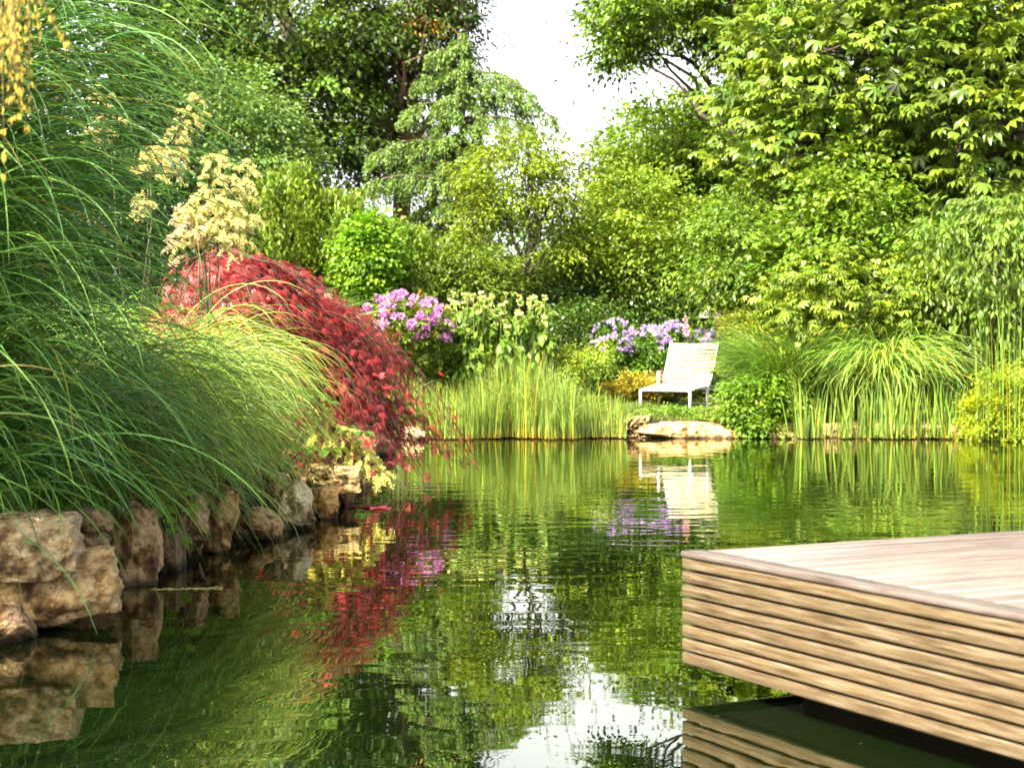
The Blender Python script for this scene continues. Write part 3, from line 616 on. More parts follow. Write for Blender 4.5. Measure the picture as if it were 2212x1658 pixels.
# reed bed in the middle (uncountable)
n = 2100
u = R.random(n); px = 850+500*u**.95; D = 23.95+R.random(n)**1.2*1.2+.22*np.sin(px*.03)+.1*np.sin(px*.11)+R.normal(0, .05, n)
bx = (px-CX)/F*D; base = np.stack([bx, D, np.full(n, -.05)], 1)
mb = MB()
hs = R.uniform(.75, 1.25, n)*(.9+.2*np.sin(px*.018))*np.interp(px, [1230, 1350], [1, .75]); long = R.random(n) < .2
colr = tints(n, .4, .15, (1.1, 1.1, .9)); dr = R.random(n) < .06; colr[dr] = (2.3, 1.1, .6)
blades(mb, base, R.uniform(0, 6.28, n), hs, R.uniform(0, rad(8), n), np.where(long, R.uniform(rad(90), rad(150), n), R.uniform(rad(3), rad(30), n)), R.uniform(1.5, 3, n), R.uniform(.008, .017, n), colr, nseg=8, rib=1.2, twist=1., bt=(1.8, 1.0, .8))
tag(mb.build('reed_bed', M['grass'], smooth=True), 'dense bed of upright green reeds along the far water edge', 'reeds', kind='stuff')
# lawn
n = 26000
x = R.uniform(-1.2, 4.2, n); y = R.uniform(24.45, 28.2, n); ok = pond_d(x, y) < -.34; x = x[ok]; y = y[ok]; n = len(x)
mb = MB(); blades(mb, np.stack([x, y, gz(x, y)-.01], 1), R.uniform(0, 6.28, n), R.uniform(.03, .08, n), R.uniform(0, .3, n), R.uniform(.4, 1.2, n), R.uniform(1, 2, n), R.uniform(.006, .011, n), tints(n, .2, .1, (1.25, 1.25, .8)), nseg=2, rib=1)
tag(mb.build('lawn', M['grass']), 'short sunlit lawn grass under and before the lounger', 'grass', kind='stuff')

# undergrowth on the ground below far shrubs (uncountable)
n = 26000
x = R.uniform(-6, 8.5, n); y = 25.3+R.random(n)**1.3*8; ok = (pond_d(x, y) < -.3) & ~((x > .9) & (x < 3.6) & (y < 28.2)); x = x[ok]; y = y[ok]; n = len(x)
mb = MB(); h = R.random(n)*.4
leaves(mb, np.stack([x, y, gz(x, y)+h], 1), randdir(n)+np.array([0, -.3, .3]), randdir(n)+np.array([0, -.2, .8]), R.uniform(.05, .10, n), R.uniform(.03, .06, n), tints(n, .35, .15))
tag(mb.build('undergrowth', M['leaf']), 'leafy undergrowth covering the soil beneath the far shrubs', 'undergrowth', kind='stuff')

# ================================================================== ROCKS
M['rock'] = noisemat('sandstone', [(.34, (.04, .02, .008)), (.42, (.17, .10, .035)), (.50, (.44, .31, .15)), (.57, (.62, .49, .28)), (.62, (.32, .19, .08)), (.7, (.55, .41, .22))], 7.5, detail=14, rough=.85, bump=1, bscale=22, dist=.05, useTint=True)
def wet(m):     # dark tide mark just above the water
    t = m.node_tree; N = t.nodes; L = t.links; b = N['Principled BSDF']; src = b.inputs['Base Color'].links[0].from_socket
    g = N.new('ShaderNodeNewGeometry'); sp = N.new('ShaderNodeSeparateXYZ'); L.new(g.outputs['Position'], sp.inputs[0])
    n = N.new('ShaderNodeTexNoise'); n.inputs['Scale'].default_value = 9; L.new(g.outputs['Position'], n.inputs[0])
    ad = N.new('ShaderNodeMath'); ad.operation = 'MULTIPLY_ADD'; L.new(n.outputs[0], ad.inputs[0]); ad.inputs[1].default_value = -.08; L.new(sp.outputs[2], ad.inputs[2])
    r = N.new('ShaderNodeMapRange'); r.inputs[1].default_value = -.025; r.inputs[2].default_value = .02; r.inputs[3].default_value = .22; r.inputs[4].default_value = 1; L.new(ad.outputs[0], r.inputs[0])
    mx = N.new('ShaderNodeMix'); mx.data_type = 'RGBA'; mx.blend_type = 'MULTIPLY'; mx.inputs[0].default_value = 1; L.new(src, mx.inputs[6]); L.new(r.outputs[0], mx.inputs[7]); L.new(mx.outputs[2], b.inputs['Base Color'])
wet(M['rock'])
def rock(c, size, seed, label, rot=0, tilt=(0, 0), tint=(1, 1, 1), group='stones edging the pond', rnd=.10, facets=10, rough=.075, cuts=19):
    bm = bmesh.new(); bmesh.ops.create_cube(bm, size=2); bmesh.ops.subdivide_edges(bm, edges=bm.edges[:], cuts=cuts, use_grid_fill=True)
    rg = random.Random(seed); off = Vector((seed*3.1, seed*1.7, -seed*2.3))
    planes = []
    for k in range(facets):
        n_ = Vector((rg.uniform(-1, 1), rg.uniform(-1, 1), rg.uniform(-.9, .9))).normalized(); planes.append((n_, rg.uniform(.72, 1.1)))
    for v in bm.verts:
        p = v.co.copy(); s = p.normalized()*1.25; q = p.lerp(s, rnd)
        for n_, d_ in planes:
            e = q.dot(n_)-d_
            if e > 0: q -= n_*e
        q += q.normalized()*(-.03+noise.fractal(q*1.1+off, .8, 2, 4)*rough*2.2+abs(noise.noise(q*3+off))*rough*1.1+noise.noise(q*8+off)*rough*.45+noise.noise(q*18+off)*rough*.2)
        v.co = Vector((q.x*size[0]/2, q.y*size[1]/2, q.z*size[2]/2))
    bm.normal_update()
    me = bpy.data.meshes.new('stone'); bm.to_mesh(me); bm.free()
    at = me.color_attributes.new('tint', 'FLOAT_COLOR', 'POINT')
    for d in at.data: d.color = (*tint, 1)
    for p in me.polygons: p.use_smooth = True
    me.materials.append(M['rock'])
    o = bpy.data.objects.new('stone', me); COL.objects.link(o)
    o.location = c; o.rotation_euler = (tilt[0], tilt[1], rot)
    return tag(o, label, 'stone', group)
def rockpx(x0, y0, x1, y1, D, dep, seed, label, **kw):
    a = W(x0, y0, D); b = W(x1, y1, D); c = (a+b)/2
    return rock((c[0], D+dep*.3, c[2]), (abs(b[0]-a[0])*1.03, dep, abs(a[2]-b[2])*1.03), seed, label, **kw)
rockpx(-120, 1120, 142, 1250, 7.75, .5, 1, 'large rounded brown block on top at the left edge', rot=.25, rnd=.12, facets=3)
rockpx(-80, 1205, 222, 1345, 7.85, .55, 2, 'broad flat tan slab lying low at the water, left corner', rot=.35, tint=(1.05, .98, .8), facets=4, tilt=(0, -.12))
rockpx(-60, 1315, 60, 1400, 7.45, .3, 3, 'small brownish stone at the water in the lower left corner', rot=.2, tint=(.8, .7, .65))
rockpx(125, 1103, 232, 1148, 8.75, .35, 4, 'thin wedge-shaped stone topping the stack between the big block and the tall stone', rot=.2, tint=(.75, .62, .58), rnd=.05)
rockpx(140, 1142, 225, 1190, 8.8, .3, 5, 'small broken purplish stone under the wedge-shaped one', rot=.1, tint=(.65, .52, .5), rnd=.08)
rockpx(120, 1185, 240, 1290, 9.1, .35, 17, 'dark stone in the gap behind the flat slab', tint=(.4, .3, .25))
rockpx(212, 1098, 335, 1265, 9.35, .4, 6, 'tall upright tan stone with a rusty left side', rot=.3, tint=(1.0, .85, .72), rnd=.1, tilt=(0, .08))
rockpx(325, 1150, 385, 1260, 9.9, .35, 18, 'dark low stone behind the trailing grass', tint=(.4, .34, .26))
rockpx(365, 1070, 442, 1205, 10.3, .35, 7, 'upright pinkish-brown stone beside the hop leaves', rot=.35, tint=(.9, .75, .7), rnd=.1)
rockpx(425, 1060, 508, 1195, 10.75, .4, 8, 'upright ochre stone next to the pinkish one', rot=.2, tint=(1.05, .88, .62), rnd=.12)
rockpx(495, 1105, 600, 1170, 11.4, .4, 9, 'low ochre stone mostly behind hanging grass', rot=.1, tint=(.85, .7, .5))
rockpx(588, 1030, 668, 1145, 12.1, .35, 10, 'pale grey stone block behind thin hanging blades', rot=.3, tint=(1.25, 1.35, 1.5), rnd=.08)
rockpx(655, 1055, 722, 1128, 12.9, .35, 11, 'ochre stone under the overhanging cap stone', rot=.2, tint=(1.1, .88, .55))
rockpx(668, 1005, 768, 1062, 13.7, .6, 12, 'flat cap stone jutting over the water below the maple', rot=.15, tint=(.95, .9, .7), rnd=.06, facets=3)
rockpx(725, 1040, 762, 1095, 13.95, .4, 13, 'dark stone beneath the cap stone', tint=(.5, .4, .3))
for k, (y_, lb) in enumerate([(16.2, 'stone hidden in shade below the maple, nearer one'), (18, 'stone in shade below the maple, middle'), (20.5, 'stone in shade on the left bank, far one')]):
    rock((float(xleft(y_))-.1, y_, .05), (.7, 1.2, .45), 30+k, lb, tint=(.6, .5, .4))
FG = 'stones on the far bank'
rockpx(1385, 912, 1592, 956, 24.45, .5, 14, 'long flat pinkish slab at the water in front of the lounger', tint=(1.35, 1.15, .95), group=FG, rnd=.1)
rockpx(1648, 908, 1716, 940, 24.5, .4, 15, 'small rounded stone right of the leafy bush, upper one', tint=(1.25, 1.1, 1), group=FG)
rockpx(1655, 934, 1725, 962, 24.35, .35, 19, 'small low stone right of the leafy bush at the water', tint=(1.1, .95, .8), group=FG)
rockpx(1880, 918, 1962, 960, 24.45, .4, 16, 'pale stone block behind the irises', tint=(1.4, 1.25, 1.1), group=FG, rnd=.1)
rockpx(1958, 918, 2035, 960, 24.4, .4, 20, 'pale upright stone block at right, left of its neighbour', tint=(1.5, 1.35, 1.2), group=FG, rnd=.08)
rockpx(2032, 915, 2112, 962, 24.4, .4, 21, 'pale stone block next to the spurge', tint=(1.45, 1.3, 1.15), group=FG, rnd=.08)
rockpx(1770, 915, 1885, 960, 24.6, .4, 23, 'dark wet stone low behind the sparse irises', tint=(.8, .7, .6), group=FG, rnd=.1)
rockpx(866, 924, 918, 955, 23.9, .35, 22, 'white-grey rounded stone at the foot of the reeds beside the maple', tint=(1.5, 1.6, 1.7), group=FG)
# gravel beach: uncountable pebbles
g_ = MB()
for k in range(520):
    px = R.uniform(1270, 1405); D = R.uniform(24.45, 24.95); x = (px-CX)/F*D; s_ = R.uniform(.015, .036); z = max(.0, float(gz(x, D)))+R.uniform(0, .03)
    t = np.array([[0, 0, .6], [1, 0, 0], [.3, .9, 0], [-.8, .6, 0], [-.8, -.6, 0], [.3, -.9, 0], [0, 0, -.6]])*s_*R.uniform(.7, 1.3, (7, 3))
    tr = [[0, a, a % 5+1] for a in range(1, 6)]+[[6, a % 5+1, a] for a in range(1, 6)]
    g_.add(t+[x, D, z], t=tr, c=np.array([1.5, 1.35, 1.15])*R.uniform(.7, 1.2))
tag(g_.build('gravel', M['rock'], smooth=True), 'pale gravel sloping into the water left of the long slab', 'gravel', kind='stuff')

# ================================================================== LOUNGER
def lounger():
    M['frame'] = noisemat('white painted metal', [(.3, (.62, .66, .64)), (.7, (.78, .8, .78))], 3, rough=.35, bump=.03)
    M['slat'] = noisemat('weathered cream slats', [(.30, (.25, .17, .09)), (.40, (.50, .42, .29)), (.7, (.64, .57, .44))], 3, rough=.6, bump=.15, vec=(1, 1, 7))
    M['arm'] = noisemat('shaded arm wood', [(.3, (.10, .08, .06)), (.7, (.22, .18, .13))], 3, rough=.6, bump=.1)  # shade on the arms is put into this dark brown colour
    z0 = .28
    ox, oy = 1.93, 26.5
    root = thing('sun_lounger', (ox, oy, z0), 'white slatted reclining garden lounger on the lawn by the far water edge', 'lounger', rotz=-rad(34))
    # local x: width, local y: towards the head end
    Wd = .84
    def rail(x):
        y = np.linspace(0, 1.3, 12); return np.stack([np.full(12, x), y, .335+.055*np.sin(np.clip(y/1.2, 0, 1)*math.pi)-.03*np.maximum(0, y-.9)], 1)
    fr = MB()
    for x in (0, Wd): fr.tube(rail(x), .017, 8)
    for y in (.02, 1.28): fr.tube([[0, y, .33], [Wd, y, .33]], .014, 6)
    fr.tube([[0, .95, .12], [Wd, .95, .12]], .010, 6)
    fr.build('frame', M['frame'], root, smooth=True)
    for x in (0, Wd):
        m = MB(); m.tube([[x, 0, -.02], [x, .0, .34]], .021, 8); m.build('leg', M['frame'], root, smooth=True)
        m = MB(); m.tube([[x, .56, -.02], [x*1.0, .56, .3], [x, .55, .575], [x, .57, .60]], [.024, .023, .023, .02], 8); m.build('leg', M['frame'], root, smooth=True)
        m = MB(); m.tube([[x, 1.12, .36], [x, 1.3, -.01]], .018, 6); m.build('leg', M['frame'], root, smooth=True)
        m = MB(); t = np.linspace(0, 1, 9)
        m.tube(np.stack([np.full(9, x+(.03 if x else -.03)), .56+.72*t, .60+.03*np.sin(t*3.1)-.27*t**2.2], 1), np.linspace(.019, .016, 9), 8); m.build('armrest', M['arm'], root, smooth=True)
    s = MB()
    for k in range(12):
        y = .03+k*.05; s.box((Wd/2, y, .358+.055*math.sin(y/1.2*math.pi)), (Wd-.05, .043, .012))
    s.build('seat', M['slat'], root, bevel=.003)
    # back rest
    b0 = np.array([0, .64, .375]); tl = rad(23); L_ = .72
    up = np.array([0, math.sin(tl), math.cos(tl)]); nn = np.array([0, math.cos(tl), -math.sin(tl)])
    bs = MB(); nsl = 12
    for k in range(nsl):
        c0 = b0+up*(.03+k*L_/nsl+.01)+np.array([Wd/2, 0, 0])
        sag = .015
        for (xa, xb, q) in [(-.39, -.13, .5), (-.13, .13, 1), (.13, .39, .5)]:
            c_ = c0+nn*sag*q; Rm = np.array([[1, 0, 0], [0, nn[1], up[1]], [0, nn[2], up[2]]])
            bs.box(c_+np.array([(xa+xb)/2, 0, 0]), (xb-xa, .010, L_/nsl-.014), rot=Rm)
    bs.build('backrest', M['slat'], root)
    bf = MB()
    for x in (.012, Wd-.012):
        bf = MB(); bf.tube([b0+[x, 0, 0], b0+up*.4+nn*.004+[x, 0, 0], b0+up*(L_+.02)+[x, 0, 0]], .015, 8); bf.build('side_rail', M['frame'], root, smooth=True)
lounger()

# ================================================================== DECK
def deck():
    def wood(name, stops, vec): return noisemat(name, stops, 2.2, detail=10, rough=.42, bump=.35, bscale=7, vec=vec, dist=.004, useTint=True, spec=.6)
    ms = wood('weathered deck top', [(.34, (.03, .02, .015)), (.44, (.085, .062, .05)), (.62, (.165, .135, .115))], (1.2, 30, 6))
    mb_ = wood('weathered border board', [(.34, (.04, .027, .02)), (.44, (.11, .08, .065)), (.62, (.20, .165, .14))], (30, 1.2, 6))
    mf = wood('weathered fascia wood', [(.30, (.04, .024, .010)), (.44, (.125, .085, .040)), (.55, (.18, .13, .07)), (.66, (.26, .205, .13))], (9, 1.8, 40))
    md = noisemat('dark timber', [(.3, (.012, .009, .006)), (.7, (.05, .035, .02))], 4, rough=.6)  # near-black brown for gap backing, underside and support beam
    root = thing('wooden_deck', (.631, 6.547, 0), 'weathered wooden deck jutting over the water with eight stacked edge boards', 'deck', rotz=rad(27.5))
    zt = .481; zb = .081; LEN = 7.5; WID = 6.6
    pitch = (zt-zb)/8
    for k in range(8):
        m = MB(); z = zb+pitch*(k+.5)-.0025
        m.box((.0125, -LEN/2, z), (.025, LEN, pitch-.010), col=np.array([1, 1, 1])*R.uniform(.88, 1.12))
        if k == 7:   # border board on top
            pass
        m.box((WID/2+.03, -.0125, z), (WID-.02, .025, pitch-.010), col=R.uniform(.88, 1.12))
        m.build('fascia_board', mf, root, bevel=.003)
    # backing behind the gaps
    m = MB(); m.box((.045, -LEN/2-.03, (zt+zb)/2-.012), (.035, LEN-.06, zt-zb-.06)); m.box((WID/2+.1, -.045, (zt+zb)/2-.012), (WID-.2, .035, zt-zb-.06)); m.box((WID/2, -LEN/2, zb+.03), (WID-.2, LEN-.2, .03)); m.build('frame', md, root)
    # border board then cross boards
    m = MB(); m.box((.042, -LEN/2, zt+.006), (.100, LEN, .022)); m.build('border_board', mb_, root, bevel=.006)
    m = MB(); y = -.004
    while y > -LEN+.2:
        wd = .118; ribs = 6
        ci = R.uniform(.85, 1.13)
        for r in range(ribs):
            w_ = wd/ribs; m.box((.096+WID/2, y-w_*(r+.5), zt+.0035), (WID, w_-.0035, .018), col=np.array([1, 1, 1])*ci*R.uniform(.96, 1.04))
        m.box((.096+WID/2, y-wd/2, zt-.011), (WID, wd-.004, .016), col=(ci*.7,)*3)
        y -= wd+.010
    m.build('deck_board', ms, root)
    m = MB(); m.box((.24+WID/2, -.42-LEN/2, -.25), (WID, LEN, .64)); m.build('support_beam', md, root)
deck()

# ================================================================== LEFT BANK GRASSES
LG = 'fountain grasses on the left bank'
def fountain(x, y, n, label, L=(1.7, 2.5), w=(.006, .014), tint=(1, 1, 1), rb=.3, az=-.35, azs=.75, th1=(135, 176), z=None, mat='grass', group=LG, nseg=14, th0=(3, 28), p=(1.1, 2.4), rib=1.35, dry=.03, hc=0):
    return clump('fountain_grass', label, 'ornamental grass', x, y, rb, n, L, (rad(th0[0]), rad(th0[1])), (rad(th1[0]), rad(th1[1])), p, w, M[mat], tint, az=az, azs=azs, group=group, rib=rib, nseg=nseg, z=z, twist=.5, dry=dry, hc=hc)
ALL = dict(az=None, th1=(140, 178), p=(.8, 1.6), th0=(5, 50))
fountain(-2.35, 12.3, 2500, 'light green fountain grass in front of the maple, drooping to the cap stone', tint=(1.5, 1.4, 1.3), L=(.6, 1.3), rb=.22, hc=.68, **ALL)
fountain(-2.42, 10.9, 2700, 'fountain grass spilling over the upright ochre stones', tint=(1.3, 1.3, 1.15), L=(.7, 1.42), rb=.28, hc=.8, **ALL)
fountain(-2.6, 9.6, 1700, 'darker fountain grass behind the tall tan stone', tint=(.65, .85, .6), L=(.8, 1.35), rb=.25, hc=.8, **ALL)
fountain(-3.3, 12.9, 1600, 'pale fountain grass tuft between the maple and the cream plumes', tint=(1.2, 1.3, .9), L=(.7, 1.2), rb=.25, hc=.8, **ALL)
# big near clump
NEAR = dict(mat='grassdark', group='huge near grasses', nseg=18, rib=1.6)
fountain(-2.8, 8.2, 2300, 'huge dark miscanthus arching in from the left edge, blades out of focus', tint=(1.35, 1.3, 1.0), L=(1.0, 1.8), w=(.008, .020), rb=.3, az=-.1, azs=1.3, th0=(3, 45), th1=(120, 176), p=(.8, 1.8), dry=.04, hc=2.4, **NEAR)
fountain(-2.8, 6.9, 130, 'nearest miscanthus blades crossing the upper left corner', tint=(1.7, 1.4, .9), L=(1.2, 1.9), w=(.007, .015), rb=.25, az=.3, azs=1.0, th0=(3, 40), th1=(120, 172), p=(.8, 1.8), dry=.06, hc=1.9, **NEAR)
# unseen tree added left of the picture to shade the near bank
root = thing('broadleaf_tree', (-7.2, 3.0, .4), 'unseen leafy tree added outside the left edge to shade the near grasses and stones', 'tree')
mb = MB(); nn_ = 3800; d_ = randdir(nn_); P_ = np.array([-6.7, 3.3, 7.0])+d_*np.array([2.3, 2.3, 1.9])*R.random((nn_, 1))**.4+R.normal(0, .1, (nn_, 3))
leaves(mb, P_, randdir(nn_), randdir(nn_), np.full(nn_, .16), np.full(nn_, .10), tints(nn_)); seat_child(mb.build('crown', M['leafdark']), root)
mb = MB(); mb.tube([[-7.2, 3.0, .2], [-7.1, 3.1, 3], [-6.8, 3.3, 6.5]], [.22, .17, .08], 9); seat_child(mb.build('trunk', M['bark'], smooth=True), root)
# bright grass behind the maple
fountain(-3.4, 18.2, 2200, 'bright green grass mound behind the maple', tint=(.95, 1.25, 1.0), L=(1.5, 2.3), w=(.010, .017), az=-.3, azs=1.4, rb=.4, th1=(100, 165), group='grass mounds behind the maple')
fountain(-3.0, 20.5, 1500, 'second grass mound reaching out above the reeds behind the maple', tint=(.9, 1.2, .75), L=(1.5, 2.2), w=(.010, .016), az=-.3, azs=1.4, rb=.4, th1=(90, 150), group='grass mounds behind the maple')
# small things on the bank under the grasses
n = 9000
x = R.uniform(-4.5, -1.3, n); y = R.uniform(7, 24, n); ok = pond_d(x, y) < -.33; x = x[ok]; y = y[ok]; n = len(x)
mb = MB(); h = R.random(n)*.16
leaves(mb, np.stack([x, y, gz(x, y)+h], 1), randdir(n)+np.array([.3, -.3, .3]), randdir(n)+np.array([0, 0, .8]), R.uniform(.03, .06, n), R.uniform(.018, .035, n), tints(n, .3, .1, (.7, .9, .8)))
tag(mb.build('undergrowth', M['leaf']), 'small leafy weeds carpeting the left bank under the grasses', 'undergrowth', kind='stuff')
# hop leaves over the stones
r0 = thing('hop_vine', W(395, 1075, 10.0), 'trailing vine with pale lobed leaves hanging over the upright stones', 'vine')
mb = MB(); st = MB()
pts = [(372, 1052), (410, 1095), (365, 1120), (392, 1165), (352, 1098), (405, 1060), (370, 1140), (140, 1075), (150, 1090)]
for (px, py) in pts[:7]:
    p = W(px, py, 9.95); n = 6; a = np.linspace(-1.6, 1.6, n); ax = unit(np.array([.7, -.4, -.3])); up = np.array([.1, -.5, .85]); sd_ = unit(np.cross(ax, up)); nr = np.cross(sd_, ax)
    sc_ = R.uniform(.6, 1.15)
    mb = MB(); leaves6(mb, np.tile(p, (n, 1)), ax*np.cos(a)[:, None]+sd_*np.sin(a)[:, None], np.tile(nr, (n, 1)), .085*sc_*(1-.3*np.abs(a)/1.6), np.full(n, .042*sc_), tints(n, .06, .03, (1.5, 1.7, 1.0))); seat_child(mb.build('leaf', M['leaf']), r0)
for a, b in zip(pts[:-3], pts[1:-2]): st.tube(limb_path(W(*a, 9.98), W(*b, 9.98), 6, wob=.1, up=.1), .002, 4)
seat_child(st.build('stem', M['stem']), r0)
# floating things
fl = MB()
for (px, py, s_) in [(775, 1094, .06), (800, 1096, .075), (822, 1099, .05), (762, 1097, .035)]:
    D = CAMZ*F/(py-HY); x = (px-CX)/F*D; k = 14; a = np.arange(k)*2*math.pi/k; r = s_*(1+.15*np.sin(a*5)); v = np.vstack([[x, D, .010], np.stack([x+r*1.7*np.cos(a), D+r*1.2*np.sin(a), .007+.006*np.sin(a*3)], 1)])
    fl.add(v, t=[[0, 1+i_, 1+(i_+1) % k] for i_ in range(k)], c=(.9, 1.6, 2.2))
tag(fl.build('floating_leaves', M['maple']), 'pale mauve fallen maple leaf rafts floating below the cap stone', 'fallen leaves', kind='stuff')
fl = MB()
for k in range(90):
    px = R.uniform(325, 480); py = 1275+R.normal(0, 1.6)+(px-325)*-.015; D = CAMZ*F/(py-HY); x = (px-CX)/F*D; s_ = R.uniform(.004, .013)
    fl.add([[x-s_, D-s_*.7, .006], [x+s_, D-s_*.6, .006], [x+s_*.8, D+s_, .008], [x-s_, D+s_*.8, .007]], [[0, 1, 2, 3]], c=np.array([1, .9, .7])*R.uniform(.6, 1))
tag(fl.build('floating_petals', M['cream']), 'line of tiny fallen cream petals floating before the stones', 'petals', kind='stuff')

fl = MB()
for k in range(150):
    D = R.uniform(4.5, 22)**1.0; x = R.uniform(max(float(xleft(D))+.1, -.32*D), .32*D); s_ = R.uniform(.002, .007); a_ = R.uniform(0, 6.28); c_, n_ = math.cos(a_)*s_, math.sin(a_)*s_
    fl.add([[x+c_, D+n_, .005], [x-n_*.5, D+c_*.5, .006], [x-c_, D-n_, .005], [x+n_*.5, D-c_*.5, .006]], [[0, 1, 2, 3]], c=np.array([[1, .9, .7], [.5, .6, .3], [.7, .45, .2]][R.integers(0, 3)])*R.uniform(.5, 1))
tag(fl.build('floating_debris', M['cream']), 'scattered pollen flakes and leaf bits floating on the pond', 'debris', kind='stuff')

# ================================================================== RED MAPLE
def maple():
    x0, y0 = -2.76, 16.2; z0 = float(gz(x0, y0))
    root = thing('red_maple', (x0, y0, z0-.05), 'cascading red cutleaf maple drooping from the left bank to the water', 'tree')
    apex = np.array([x0, y0, 2.0])
    t = MB(); P = np.array([[x0, y0, z0-.1], [x0+.08, y0-.03, .9], [x0-.03, y0, 1.4], [x0+.02, y0, 1.75]]); t.tube(P, [.07, .06, .05, .04], 8); seat_child(t.build('trunk', M['bark'], smooth=True), root)
    Rr = np.array([0, .8, 1.15, 1.55, 1.82, 1.98, 2.12, 2.2]); Zz = np.array([2.05, 1.86, 1.56, 1.34, .98, .62, .3, .12])
    br = MB(); lv = MB(); nb = 330
    for k in range(nb):
        az = R.normal(-.3, .75) if k < nb*.8 else R.uniform(0, 6.28)
        reach = R.uniform(.5, 1.0)**.6
        dirfac = (1.0 if math.cos(az) > 0 else .55)*(1-.25*abs(math.sin(az)))
        lay = R.choice([1, 1, .93, .86, .72, .6, .5]); ov = R.uniform(.86, 1.15); rr = np.linspace(.05, 2.2*reach, 12)
        z = np.interp(rr, Rr, Zz)*lay+R.normal(0, .06)+.10*np.sin(rr*3+az*7)*(rr/2.2)
        rr = rr*ov
        z = np.maximum(z, .10+R.random()*.1); d = np.array([math.cos(az), math.sin(az)]); sdv = np.array([-d[1], d[0]])
        wob = np.cumsum(R.normal(0, .02, 12))+R.normal(0, .05)
        P = np.stack([x0+d[0]*rr*dirfac+sdv[0]*wob, y0+d[1]*rr*dirfac+sdv[1]*wob, z], 1)
        # keep branches above the bank
        P[:, 2] = np.maximum(P[:, 2], np.where(pond_d(P[:, 0], P[:, 1]) < 0, gz(P[:, 0], P[:, 1])+.06, .07))
        br.tube(P, np.linspace(.011, .0015, 12), 4)
        nl = 62; u = R.uniform(.02, 1, nl)**.75*11
        C = np.stack([np.interp(u, np.arange(12), P[:, j]) for j in range(3)], 1)+R.normal(0, 1, (nl, 3))*np.array([.06, .06, .022])
        T = P[np.minimum(11, u.astype(int)+1)]-P[np.maximum(0, u.astype(int)-1)]; T = unit(T)
        ax = unit(T+R.normal(0, .33, (nl, 3))+np.array([0, 0, -.12])); nr = unit(np.array([0, 0, 1.])+np.array([d[0], d[1], 0])*.6+R.normal(0, .3, (nl, 3)))
        sd_ = unit(np.cross(ax, nr)); nr = np.cross(sd_, ax)
        tn = tints(nl, .5, .05, (.8, .75, .9)); pk = R.random(nl) < .3; tn[pk] *= np.array([1.15, 2.2, 1.9])
        for a in (-1.0, -.62, -.3, 0, .3, .62, 1.0):
            aa = a+R.normal(0, .08, nl); dd = ax*np.cos(aa)[:, None]+sd_*np.sin(aa)[:, None]-nr*.18
            LL = R.uniform(.05, .10, nl)*(1-.35*abs(a)); 
            leaves(lv, C, dd, nr+R.normal(0, .15, (nl, 3)), LL, LL*.07, tn, mid=.4)
            for sgn in (-1, 1):      # the teeth of the cut leaf
                for f in (.4, .65):
                    q = C+unit(dd)*(LL*f)[:, None]; leaves(lv, q, unit(dd)+np.cross(unit(dd), nr)*sgn*.5, nr, LL*.26, LL*.045, tn)
    # a few bare trailing twigs touching the water
    for k in range(12):
        a = W(R.uniform(770, 900), R.uniform(1000, 1040), R.uniform(14.9, 15.6)); b = a+np.array([R.uniform(.02, .35), -.1, 0]); b[2] = .015
        br.tube(limb_path(a, b, 8, wob=.12, up=-.1), np.linspace(.004, .002, 8), 4)
    seat_child(br.build('branch', M['bark'], smooth=True), root); seat_child(lv.build('crown', M['maple']), root)
maple()

# ================================================================== CREAM PLUMES
def fuzz(mb, P, rr, n, tint):
    k = len(P); i_ = R.integers(0, k, n); d = randdir(n); q = P[i_]+R.normal(0, .004, (n, 3))
    leaves(mb, q, d, randdir(n), rr*R.uniform(.6, 1.3, n), np.full(n, .0065), tints(n, .14, .06, tint), mid=.6)
def plume(root, base, tip, nside, slen, tint=(1, 1, 1), hangdown=.4, thick=.019, dens=1.5, stem=(.7, .9, .5)):
    base = np.array(base); tip = np.array(tip); ax = unit(tip-base); Lg = np.linalg.norm(tip-base)
    t = np.linspace(0, 1, 10)[:, None]; P = base*(1-t)+tip*t; P += np.cumsum(R.normal(0, .008*Lg, P.shape), 0)*t
    st = MB(); fb = MB(); st.tube(P, np.linspace(.008, .002, 10), 5, col=stem)
    for k in range(nside):
        f = .12+.86*(k+R.random())/nside; p = np.array([np.interp(f*9, np.arange(10), P[:, j]) for j in range(3)])
        a = k*2.4+R.normal(0, .3); u = unit(np.cross(ax, [.3, 1, .2])); v = np.cross(ax, u)
        d = unit(u*math.cos(a)+v*math.sin(a)+ax*.55); L_ = slen*.78*(1.12-f)*R.uniform(.7, 1.2)+.03
        s = np.linspace(0, 1, 9)[:, None]; Q = p+d*L_*s+np.array([0, 0, -1.])*L_*hangdown*s**2.2
        st.tube(Q, np.linspace(.0035, .0012, 9), 4, col=stem)
        for b_ in range(2+int(L_*16)):
            j = R.integers(3, 9); d2 = unit(d+R.normal(0, .6, 3)); l2 = R.uniform(.05, .10); s2 = np.linspace(0, 1, 8)[:, None]
            Q2 = Q[min(j, 8)]+d2*l2*s2+np.array([0, 0, -1.])*l2*.55*s2**2
            fuzz(fb, Q2, thick, int(62*dens), tint)
    seat_child(st.build('flower_stem', M['stem']), root); seat_child(fb.build('flower_plume', M['cream']), root)
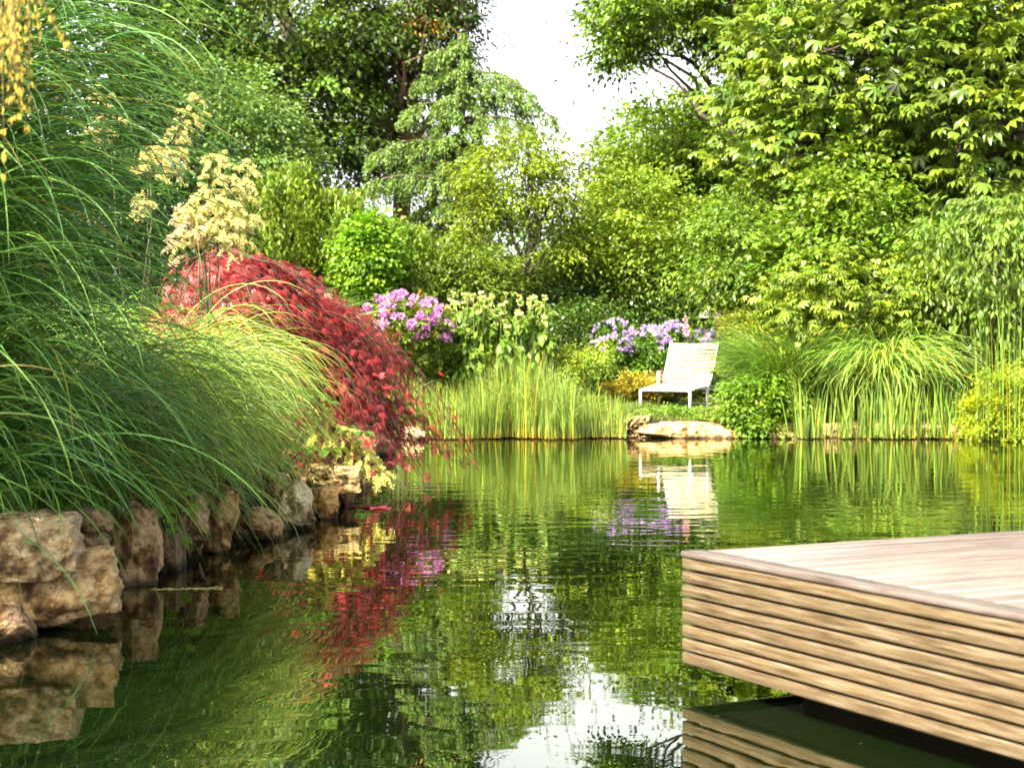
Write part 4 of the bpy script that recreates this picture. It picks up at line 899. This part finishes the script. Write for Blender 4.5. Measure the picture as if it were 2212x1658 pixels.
def rodgersia(label, base, plumes):
    x, y, z = base; z0 = float(gz(x, y)); root = thing('plume_flower', (x, y, z0), label, 'flowering plant', 'cream plume flowers')
    mb = MB(); n = 26; a = R.uniform(0, 6.28, n)
    C = np.stack([x+R.normal(0, .25, n), y+R.normal(0, .25, n), z0+R.uniform(.2, .7, n)], 1)
    for k in range(n):
        m = 7; aa = np.linspace(-2.4, 2.4, m); ax = unit(np.array([math.cos(a[k]), math.sin(a[k]), -.1])); sd_ = unit(np.cross(ax, [0, 0, 1.])); 
        leaves6(mb, np.tile(C[k], (m, 1)), ax*np.cos(aa)[:, None]+sd_*np.sin(aa)[:, None], np.tile([0, 0, 1.], (m, 1)), R.uniform(.18, .25, m), np.full(m, .09), tints(m, .1, .05, (.7, .85, .8)), mid=.7)
    seat_child(mb.build('leaf', M['leafgloss']), root)
    for (b, t, ns, sl_, kw) in plumes:
        st = MB(); st.tube(limb_path([x, y, z0], b, 7, wob=.03, up=.02), np.linspace(.012, .008, 7), 5, col=(.35, .5, .35)); seat_child(st.build('stem', M['stem']), root)
        plume(root, b, t, ns, sl_, **kw)
D1 = 14.6
rodgersia('cream plume flower standing tall above the red maple', W(450, 640, D1), [
    (W(438, 520, D1), W(468, 322, D1), 26, .30, {}), (W(470, 500, D1), W(545, 350, D1), 20, .26, {}), (W(440, 540, D1), W(500, 440, D1), 22, .34, {}), (W(430, 545, D1-.2), W(415, 430, D1), 16, .26, {}),
    (W(430, 560, D1-.1), W(385, 450, D1), 16, .28, {'tint': (1.0, .85, 1.3)}), (W(450, 545, D1), W(530, 470, D1), 16, .28, {})])
D2 = 17.
rodgersia('more distant cream plume leaning right below the rounded tree', W(300, 560, D2), [
    (W(325, 390, D2), W(438, 200, D2), 30, .28, {'tint': (.95, .9, .8), 'dens': .8}), (W(320, 400, D2), W(345, 310, D2), 20, .30, {'tint': (.95, .9, .8), 'dens': .8}), (W(240, 330, D2), W(215, 180, D2), 16, .25, {'tint': (1, .95, .9), 'dens': .8}), (W(330, 470, D2), W(300, 420, D2), 14, .25, {'dens': .8})])
D3 = 13.9
rodgersia('pale yellow plume flower bending down to the water beside the cap stone', W(600, 850, D3), [
    (W(700, 905, D3), W(832, 1035, D3-.1), 26, .16, {'tint': (1.05, 1.08, .8), 'hangdown': .1, 'thick': .02}), (W(690, 860, D3), W(700, 960, D3), 16, .14, {'tint': (1.05, 1.05, .75), 'hangdown': .3, 'thick': .02})])
# golden seed heads, near and out of focus
r0 = thing('golden_seed_grass', (-1.75, 5.0, .5), 'golden drooping seed heads hanging blurred in the top left corner', 'seed heads')
mb = MB(); st = MB()
for k in range(30):
    px = R.uniform(-30, 75) if k < 24 else R.uniform(0, 20); y_ = R.uniform(4.9, 5.4); a = W(px, R.uniform(-180, 0), y_); L_ = R.uniform(.12, .36) if k < 24 else R.uniform(.4, .6)
    t = np.linspace(0, 1, 10); Q = np.stack([a[0]+.04*t*R.normal(), a[1]+0*t, a[2]-L_*t], 1); n = 60; i_ = R.integers(0, 10, n)
    leaves(mb, Q[i_]+R.normal(0, .004, (n, 3)), np.array([0, 0, -1.])+R.normal(0, .2, (n, 3)), randdir(n), R.uniform(.014, .028, n), np.full(n, .004), tints(n, .15, .05, (.95, .8, .34)))
    st.tube(np.vstack([[[-1.75, 5.0+R.normal(0, .05), .4]], [[-1.75+.3*(a[0]+1.75), a[1], a[2]+.1]], a[None], Q[4:5], Q[-1:]]), .0018, 4)
seat_child(mb.build('seed_head', M['cream']), r0); seat_child(st.build('stem', M['stem']), r0)
